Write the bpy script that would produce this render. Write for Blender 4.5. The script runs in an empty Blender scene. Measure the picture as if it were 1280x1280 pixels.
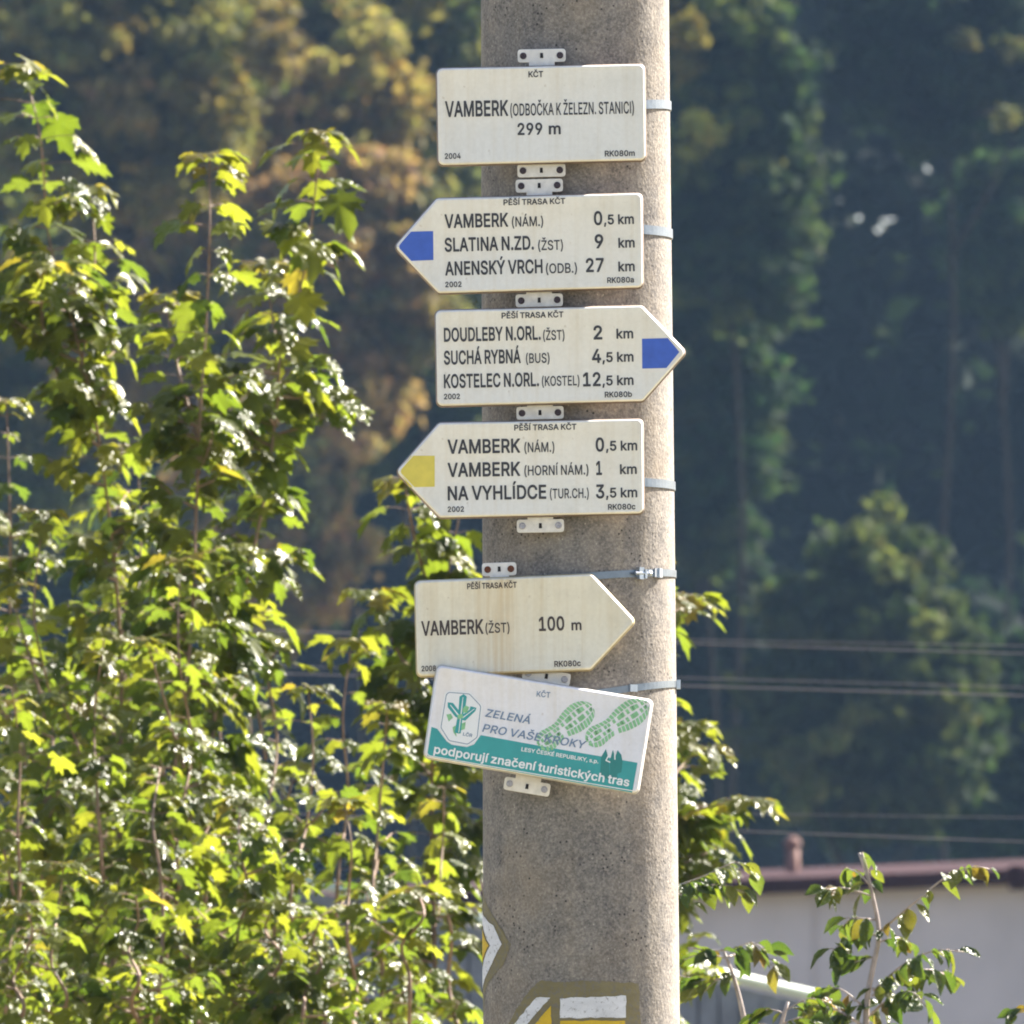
import bpy, bmesh, math, random
import numpy as np
from mathutils import Vector, Matrix

random.seed(7); RNG = np.random.default_rng(11)
S = bpy.context.scene
COL = S.collection
R = math.radians

# ------------------------------------------------------------------ camera, light, exposure
FOCAL, PITCH, EYE, DIST = 614.8, 3.2, 1.6, 25.0
cam = bpy.data.cameras.new('camera'); cam.lens = FOCAL; cam.sensor_width = 36
cam.clip_start = 0.5; cam.clip_end = 3000
cam.dof.use_dof = True; cam.dof.focus_distance = DIST; cam.dof.aperture_fstop = 34
camo = bpy.data.objects.new('camera', cam); COL.objects.link(camo)
camo.location = (0, 0, EYE); camo.rotation_euler = (R(90 + PITCH), 0, 0)
S.camera = camo
SUN_AZ, SUN_EL = 50.0, 40.0          # azimuth clockwise from the viewing direction (+Y), elevation
w = bpy.data.worlds.new('World'); S.world = w; w.use_nodes = True
nt = w.node_tree; bg = nt.nodes['Background']
sky = nt.nodes.new('ShaderNodeTexSky'); sky.sky_type = 'NISHITA'; sky.sun_disc = False
sky.sun_elevation = R(SUN_EL); sky.sun_rotation = R(SUN_AZ); sky.air_density = 0.8; sky.dust_density = 3.0; sky.ozone_density = 0.6
nt.links.new(sky.outputs[0], bg.inputs[0]); bg.inputs[1].default_value = 0.068
sl = bpy.data.lights.new('sun', 'SUN'); sl.energy = 5.0; sl.angle = R(0.5); sl.color = (1.0, 0.93, 0.82)
so = bpy.data.objects.new('sun', sl); COL.objects.link(so)
sd = Vector((math.sin(R(SUN_AZ)) * math.cos(R(SUN_EL)), math.cos(R(SUN_AZ)) * math.cos(R(SUN_EL)), math.sin(R(SUN_EL))))
so.rotation_euler = sd.to_track_quat('Z', 'Y').to_euler(); so.location = (0, 0, 40)
S.view_settings.view_transform = 'Standard'; S.view_settings.look = 'None'
S.cycles.filter_width = 1.9
S.view_settings.gamma = 1.0; S.view_settings.use_curve_mapping = False
S.view_settings.exposure = 2.4

# ------------------------------------------------------------------ helpers
K = 36 / FOCAL / 1280
cp, sp_ = math.cos(R(PITCH)), math.sin(R(PITCH))
def at(x, y, Y):
    """the place at depth Y that the photograph (1280 px) shows at x, y"""
    a, b = (x - 640) * K, (640 - y) * K
    d = Vector((a, cp - b * sp_, sp_ + b * cp))
    t = Y / d.y
    return Vector((d.x * t, Y, EYE + d.z * t))
def ppm(Y): return cp / (K * Y)       # photo pixels per metre, about
def tag(o, label=None, cat=None, group=None, kind=None):
    if label: o['label'] = label
    if cat: o['category'] = cat
    if group: o['group'] = group
    if kind: o['kind'] = kind
    return o
def empty(name, loc):
    o = bpy.data.objects.new(name, None); COL.objects.link(o); o.location = loc; o.empty_display_size = 0.05
    return o
def link(name, me, parent=None, loc=None):
    o = bpy.data.objects.new(name, me); COL.objects.link(o)
    if parent is not None: o.parent = parent
    if loc is not None: o.location = loc
    return o
def raw_mesh(name, verts, faces, mats, smooth=False, midx=None):
    me = bpy.data.meshes.new(name)
    me.from_pydata([tuple(v) for v in verts], [], faces)
    for m in (mats if isinstance(mats, (list, tuple)) else [mats]): me.materials.append(m)
    if smooth: me.polygons.foreach_set('use_smooth', [True] * len(faces))
    if midx is not None: me.polygons.foreach_set('material_index', midx)
    me.update(); return me
def part(name, verts, faces, mat, root, smooth=False):
    """a child mesh whose verts are given in world space"""
    o = root.location if root is not None else Vector((0, 0, 0))
    p = root.parent if root is not None else None
    while p is not None: o = o + p.location; p = p.parent
    me = raw_mesh(name, [Vector(v) - o for v in verts], faces, mat, smooth)
    return link(name, me, root)
class MB:
    def __init__(s): s.v = []; s.f = []
    def add(s, v, f):
        n = len(s.v); s.v += [Vector(a) for a in v]; s.f += [tuple(i + n for i in q) for q in f]; return s
    def box(s, c, h, rot=None):
        vs = [Vector((x * h[0], y * h[1], z * h[2])) for x in (-1, 1) for y in (-1, 1) for z in (-1, 1)]
        if rot is not None: vs = [rot @ v for v in vs]
        return s.add([v + Vector(c) for v in vs], [(0, 1, 3, 2), (4, 6, 7, 5), (0, 4, 5, 1), (2, 3, 7, 6), (0, 2, 6, 4), (1, 5, 7, 3)])
    def tube(s, pts, rad, n=8, caps=True):
        pts = [Vector(p) for p in pts]
        if not hasattr(rad, '__len__'): rad = [rad] * len(pts)
        vs = []; ref = Vector((0.31, 0.9, 0.2)).normalized()
        for i, p in enumerate(pts):
            d = (pts[min(i + 1, len(pts) - 1)] - pts[max(i - 1, 0)]).normalized()
            a = d.cross(ref)
            if a.length < 1e-3: a = d.cross(Vector((1, 0, 0)))
            a.normalize(); b = d.cross(a)
            for k in range(n):
                t = 2 * math.pi * k / n
                vs.append(p + (a * math.cos(t) + b * math.sin(t)) * rad[i])
        fs = [(i * n + k, i * n + (k + 1) % n, (i + 1) * n + (k + 1) % n, (i + 1) * n + k) for i in range(len(pts) - 1) for k in range(n)]
        if caps: fs += [tuple(range(n - 1, -1, -1)), tuple((len(pts) - 1) * n + k for k in range(n))]
        return s.add(vs, fs)
    def build(s, name, mat, root, smooth=False): return part(name, s.v, s.f, mat, root, smooth)

# ------------------------------------------------------------------ materials
def mat(name, col, rough=0.6, metal=0.0, spec=0.5):
    m = bpy.data.materials.new(name); m.use_nodes = True
    b = m.node_tree.nodes['Principled BSDF']
    b.inputs['Base Color'].default_value = (*col, 1); b.inputs['Roughness'].default_value = rough
    b.inputs['Metallic'].default_value = metal; b.inputs['Specular IOR Level'].default_value = spec
    return m
class NG:
    def __init__(s, m): s.m = m; s.t = m.node_tree; s.b = s.t.nodes['Principled BSDF']
    def n(s, typ, **kw):
        o = s.t.nodes.new('ShaderNode' + typ)
        for k, v in kw.items(): setattr(o, k, v)
        return o
    def l(s, a, b): s.t.links.new(a, b)
    def coord(s, kind='Object', scale=(1, 1, 1)):
        c = s.n('TexCoord'); mp = s.n('Mapping'); s.l(c.outputs[kind], mp.inputs[0]); mp.inputs['Scale'].default_value = scale
        return mp.outputs[0]
    def noise(s, vec, scale, detail=3, rough=0.5):
        o = s.n('TexNoise'); s.l(vec, o.inputs['Vector']); o.inputs['Scale'].default_value = scale
        o.inputs['Detail'].default_value = detail; o.inputs['Roughness'].default_value = rough; return o.outputs['Fac']
    def ramp(s, fac, stops):
        o = s.n('ValToRGB'); s.l(fac, o.inputs[0]); e = o.color_ramp.elements
        while len(e) < len(stops): e.new(0.5)
        for el, (p, c) in zip(e, stops): el.position = p; el.color = (*c, 1) if len(c) == 3 else c
        return o.outputs[0]
    def mix(s, fac, a, b, typ='MIX'):
        o = s.n('MixRGB', blend_type=typ)
        for sock, v in zip(o.inputs, (fac, a, b)):
            if hasattr(v, 'links'): s.l(v, sock)
            elif isinstance(v, (int, float)): sock.default_value = v
            else: sock.default_value = (*v, 1)
        return o.outputs[0]
    def bump(s, h, strength, dist, prev=None):
        o = s.n('Bump'); s.l(h, o.inputs['Height']); o.inputs['Strength'].default_value = strength; o.inputs['Distance'].default_value = dist
        if prev is not None: s.l(prev, o.inputs['Normal'])
        s.l(o.outputs[0], s.b.inputs['Normal']); return o.outputs[0]

def concrete_mat():
    m = mat('weathered_concrete', (0.25, 0.235, 0.215), 0.9, 0, 0.25); g = NG(m)
    v = g.coord()
    big = g.noise(v, 4, 5, .6); med = g.noise(v, 32, 4, .7); fine = g.noise(v, 240, 3, .75)
    stv = g.coord(scale=(14, 14, 1.2)); st = g.noise(stv, 2.5, 4, .6)
    c = g.ramp(big, [(.36, (.115, .107, .106)), (.64, (.205, .187, .168))])
    c = g.mix(.6, c, g.ramp(st, [(.38, (.10, .093, .093)), (.5, (.18, .165, .15)), (.66, (.25, .215, .165))]))
    c = g.mix(.5, c, g.ramp(med, [(.38, (.08, .078, .082)), (.62, (.25, .23, .205))]))
    c = g.mix(.36, c, g.ramp(fine, [(.36, (.03, .03, .034)), (.5, (.155, .145, .13)), (.66, (.36, .33, .29))]))
    c = g.mix(g.ramp(g.noise(v, 6.5, 4, .6), [(.5, (0, 0, 0)), (.75, (.26, .26, .26))]), c, (.27, .20, .12))
    c = g.mix(1, c, (1.22, 1.19, 1.17), 'MULTIPLY')
    vo = g.n('TexVoronoi', feature='F1'); g.l(v, vo.inputs['Vector']); vo.inputs['Scale'].default_value = 120
    pit = g.ramp(vo.outputs['Distance'], [(.10, (1, 1, 1)), (.26, (0, 0, 0))])
    sel = g.ramp(g.noise(v, 23, 2, .5), [(.5, (0, 0, 0)), (.6, (1, 1, 1))])
    pf = g.mix(1, pit, sel, 'MULTIPLY')
    c = g.mix(pf, c, (.03, .028, .03))
    vo2 = g.n('TexVoronoi', feature='F1'); g.l(g.coord(scale=(1, 1, .8)), vo2.inputs['Vector']); vo2.inputs['Scale'].default_value = 190
    peb = g.ramp(vo2.outputs['Distance'], [(.10, (1, 1, 1)), (.24, (0, 0, 0))])
    sel2 = g.ramp(g.noise(v, 60, 2, .5), [(.56, (0, 0, 0)), (.66, (1, 1, 1))])
    c = g.mix(g.mix(1, peb, sel2, 'MULTIPLY'), c, (.42, .385, .33))
    g.l(c, g.b.inputs['Base Color'])
    n1 = g.bump(fine, .4, .0012)
    n2 = g.bump(med, .4, .003, n1)
    n3 = g.bump(vo2.outputs['Distance'], .28, .0012, n2)
    g.bump(g.mix(1, (0, 0, 0), pf, 'ADD'), -.8, .003, n3)
    return m
def enamel_mat(name, base, stain=0.0, dirt=0.35):
    m = mat(name, base, 0.42, 0, 0.4); g = NG(m); v = g.coord()
    c = g.mix(dirt, base, g.ramp(g.noise(v, 9, 4, .6), [(.35, tuple(x * .86 for x in base)), (.6, base), (.8, tuple(min(.85, x * 1.05) for x in base))]))
    c = g.mix(.10, c, g.ramp(g.noise(v, 160, 3, .6), [(.3, (.35, .33, .3)), (.7, (.9, .88, .84))]))
    sp = g.ramp(g.noise(v, 75, 2, .4), [(.72, (0, 0, 0)), (.78, (1, 1, 1))])
    c = g.mix(g.mix(1, sp, (.35, .35, .35), 'MULTIPLY'), c, (.36, .27, .17))
    sv = g.coord(scale=(70, 70, 2.2)); s1 = g.ramp(g.noise(sv, 1, 4, .65), [(.46, (0, 0, 0)), (.75, (1, 1, 1))])
    c = g.mix(g.mix(1, s1, (.22 + stain * .2,) * 3, 'MULTIPLY'), c, (.55, .44, .27))
    if stain:
        # rusty run-off below the upper bracket, a band some 5 cm wide
        sx = g.n('SeparateXYZ'); g.l(v, sx.inputs[0])
        a = g.n('Math', operation='ADD'); g.l(sx.outputs[0], a.inputs[0]); a.inputs[1].default_value = .038
        b = g.n('Math', operation='ABSOLUTE'); g.l(a.outputs[0], b.inputs[0])
        f = g.ramp(b.outputs[0], [(.0, (1, 1, 1)), (.055, (0, 0, 0))])
        s2 = g.ramp(g.noise(g.coord(scale=(110, 110, 4)), 1, 3, .6), [(.3, (0, 0, 0)), (.62, (1, 1, 1))])
        c = g.mix(g.mix(1, g.mix(1, f, s2, 'MULTIPLY'), (.55, .55, .55), 'MULTIPLY'), c, (.52, .36, .16))
    sc = g.ramp(g.noise(g.coord(scale=(9, 9, 60)), 3.2, 5, .75), [(.66, (0, 0, 0)), (.72, (1, 1, 1))])
    c = g.mix(g.mix(1, sc, (.3, .3, .3), 'MULTIPLY'), c, (.42, .38, .32))
    gr = g.ramp(g.noise(v, 22, 5, .7), [(.5, (0, 0, 0)), (.72, (1, 1, 1))])
    c = g.mix(g.mix(1, gr, (.22 + .1 * stain,) * 3, 'MULTIPLY'), c, (.50, .46, .38))
    g.l(c, g.b.inputs['Base Color'])
    g.bump(g.noise(v, 14, 3, .5), .25, .0015)
    return m
def paint_mat(name, col, thr):
    m = mat(name, col, .75, 0, .25); g = NG(m); v = g.coord()
    c = g.mix(.5, col, g.ramp(g.noise(g.coord(scale=(25, 25, 90)), 1, 4, .6), [(.3, tuple(x * .72 for x in col)), (.7, tuple(min(1, x * 1.15) for x in col))]))
    worn = g.ramp(g.noise(v, 170, 4, .7), [(thr, (0, 0, 0)), (thr + .1, (1, 1, 1))])
    c = g.mix(g.mix(1, worn, (.7, .7, .7), 'MULTIPLY'), c, (.15, .14, .13))
    g.l(c, g.b.inputs['Base Color']); g.bump(g.noise(v, 200, 3, .7), .5, .0012); return m
def simple(name, col, rough=.6, metal=0, spec=.5, var=.25, scale=40, bump=0):
    m = mat(name, col, rough, metal, spec); g = NG(m); v = g.coord()
    n = g.noise(v, scale, 4, .6)
    c = g.ramp(n, [(.3, tuple(x * (1 - var) for x in col)), (.7, tuple(min(1, x * (1 + var)) for x in col))])
    g.l(c, g.b.inputs['Base Color'])
    if bump: g.bump(n, bump, .002)
    return m
def leaf_mat(name, trans=.5, rough=.34, spec=.6, tcol=(1.9, 2.0, .55), relief=0):
    """leaf: reflects on its waxy face, lets light through; colour from the mesh's own 'tint' and each leaf's own random value"""
    m = mat(name, (.06, .1, .03), rough, 0, spec); g = NG(m)
    at_ = g.n('Attribute', attribute_name='tint')
    oi = g.n('ObjectInfo')
    hs = g.n('HueSaturation'); g.l(at_.outputs['Color'], hs.inputs['Color'])
    mr = g.n('MapRange'); g.l(oi.outputs['Random'], mr.inputs[0]); mr.inputs[3].default_value = .472; mr.inputs[4].default_value = .512
    g.l(mr.outputs[0], hs.inputs['Hue'])
    mr2 = g.n('MapRange'); g.l(oi.outputs['Random'], mr2.inputs[0]); mr2.inputs[3].default_value = 1.25; mr2.inputs[4].default_value = .72
    g.l(mr2.outputs[0], hs.inputs['Value'])
    g.l(hs.outputs[0], g.b.inputs['Base Color'])
    if relief: g.bump(g.noise(g.coord(), 4.0, 1, .5), .38, .06)
    tr = g.n('BsdfTranslucent'); tc = g.mix(1, hs.outputs[0], tcol, 'MULTIPLY'); g.l(tc, tr.inputs[0])
    mx = g.n('MixShader'); mx.inputs[0].default_value = trans
    g.l(g.b.outputs[0], mx.inputs[1]); g.l(tr.outputs[0], mx.inputs[2])
    out = [n for n in g.t.nodes if n.type == 'OUTPUT_MATERIAL'][0]; g.l(mx.outputs[0], out.inputs[0])
    return m
M = dict(
    concrete=concrete_mat(),
    enamel=enamel_mat('cream_enamel', (.80, .765, .69)),
    enamel_stained=enamel_mat('stained_enamel', (.76, .71, .58), 1.0, .6),
    enamel_white=enamel_mat('white_enamel', (.80, .775, .80), 0, .2),
    bracket=simple('bracket_paint', (.70, .67, .63), .5, 0, .4, .12, 90),
    ink=simple('dark_lettering', (.045, .045, .052), .5, 0, .4, .3, 300),
    ink_brown=simple('warm_dark_lettering', (.06, .045, .042), .5, 0, .4, .3, 300),
    ink_grey=simple('grey_blue_lettering', (.16, .23, .34), .5, 0, .4, .15, 300),
    blue=simple('blue_enamel', (.04, .105, .47), .4, 0, .5, .1, 60),
    yellow=simple('yellow_enamel', (.66, .54, .08), .4, 0, .5, .12, 40),
    teal=simple('teal_print', (.035, .31, .31), .4, 0, .5, .08, 40),
    teal_dark=simple('dark_teal_print', (.02, .20, .19), .4, 0, .5, .08, 40),
    green=simple('green_print', (.24, .50, .26), .45, 0, .4, .2, 120),
    white_print=simple('white_print', (.78, .78, .78), .45, 0, .4, .03, 60),
    screw_dark=simple('dark_screw', (.05, .035, .045), .6, .3, .5, .4, 400),
    screw_rust=simple('rusty_screw', (.14, .05, .025), .8, .2, .4, .4, 400),
    screw_zinc=simple('zinc_screw', (.36, .35, .38), .45, .5, .5, .3, 400),
    rim_dirty=simple('grimy_sign_edge', (.17, .125, .10), .6, 0, .3, .35, 60), rim_pale=simple('pale_sign_edge', (.42, .40, .38), .5, 0, .4, .2, 60), rim_yellow=simple('yellowed_sign_edge', (.34, .28, .16), .6, 0, .3, .3, 60),
    hole=mat('dark_slot', (.02, .018, .02), .9),
    steel=simple('galvanised_steel', (.20, .235, .28), .33, .9, .5, .12, 60, .1),
    zinc=simple('bright_zinc', (.50, .54, .60), .28, .9, .5, .12, 60),
    paint_white=paint_mat('white_blaze_paint', (.62, .62, .65), .56), paint_yellow=paint_mat('yellow_blaze_paint', (.58, .39, .03), .58), paint_olive=paint_mat('olive_base_paint', (.19, .16, .085), .50),
    leaf=leaf_mat('maple_leaf', .60, .32, .32, (1.85, 1.9, .68), 1),
    leaf_b=leaf_mat('plum_leaf', .46, .42, .45, (1.8, 1.85, .75), 1),
    far_leaf=leaf_mat('wood_leaf', .38, .85, .08, (1.6, 1.55, .8)),
    twig=simple('twig_bark', (.20, .13, .09), .7, 0, .3, .3, 60),
    pale_twig=simple('pale_bark', (.34, .28, .25), .6, 0, .4, .25, 60),
    bark=simple('tree_bark', (.018, .016, .013), .95, 0, .05, .4, 8, .5),
    plaster=simple('grey_plaster', (.46, .41, .41), .9, 0, .2, .13, .9),
    roof=simple('red_brown_roof_sheet', (.038, .019, .022), .9, 0, .05, .2, 5),
    clay=simple('terracotta', (.17, .085, .068), .8, 0, .3, .25, 20),
    plank=simple('grey_weathered_plank', (.13, .145, .18), .8, 0, .3, .3, 6, .3),
    cap=simple('pale_green_painted_pipe', (.40, .46, .40), .45, 0, .5, .06, 10),
    wire=simple('old_aluminium_wire', (.16, .14, .15), .5, .2, .5, .1, 3),
)
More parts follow.
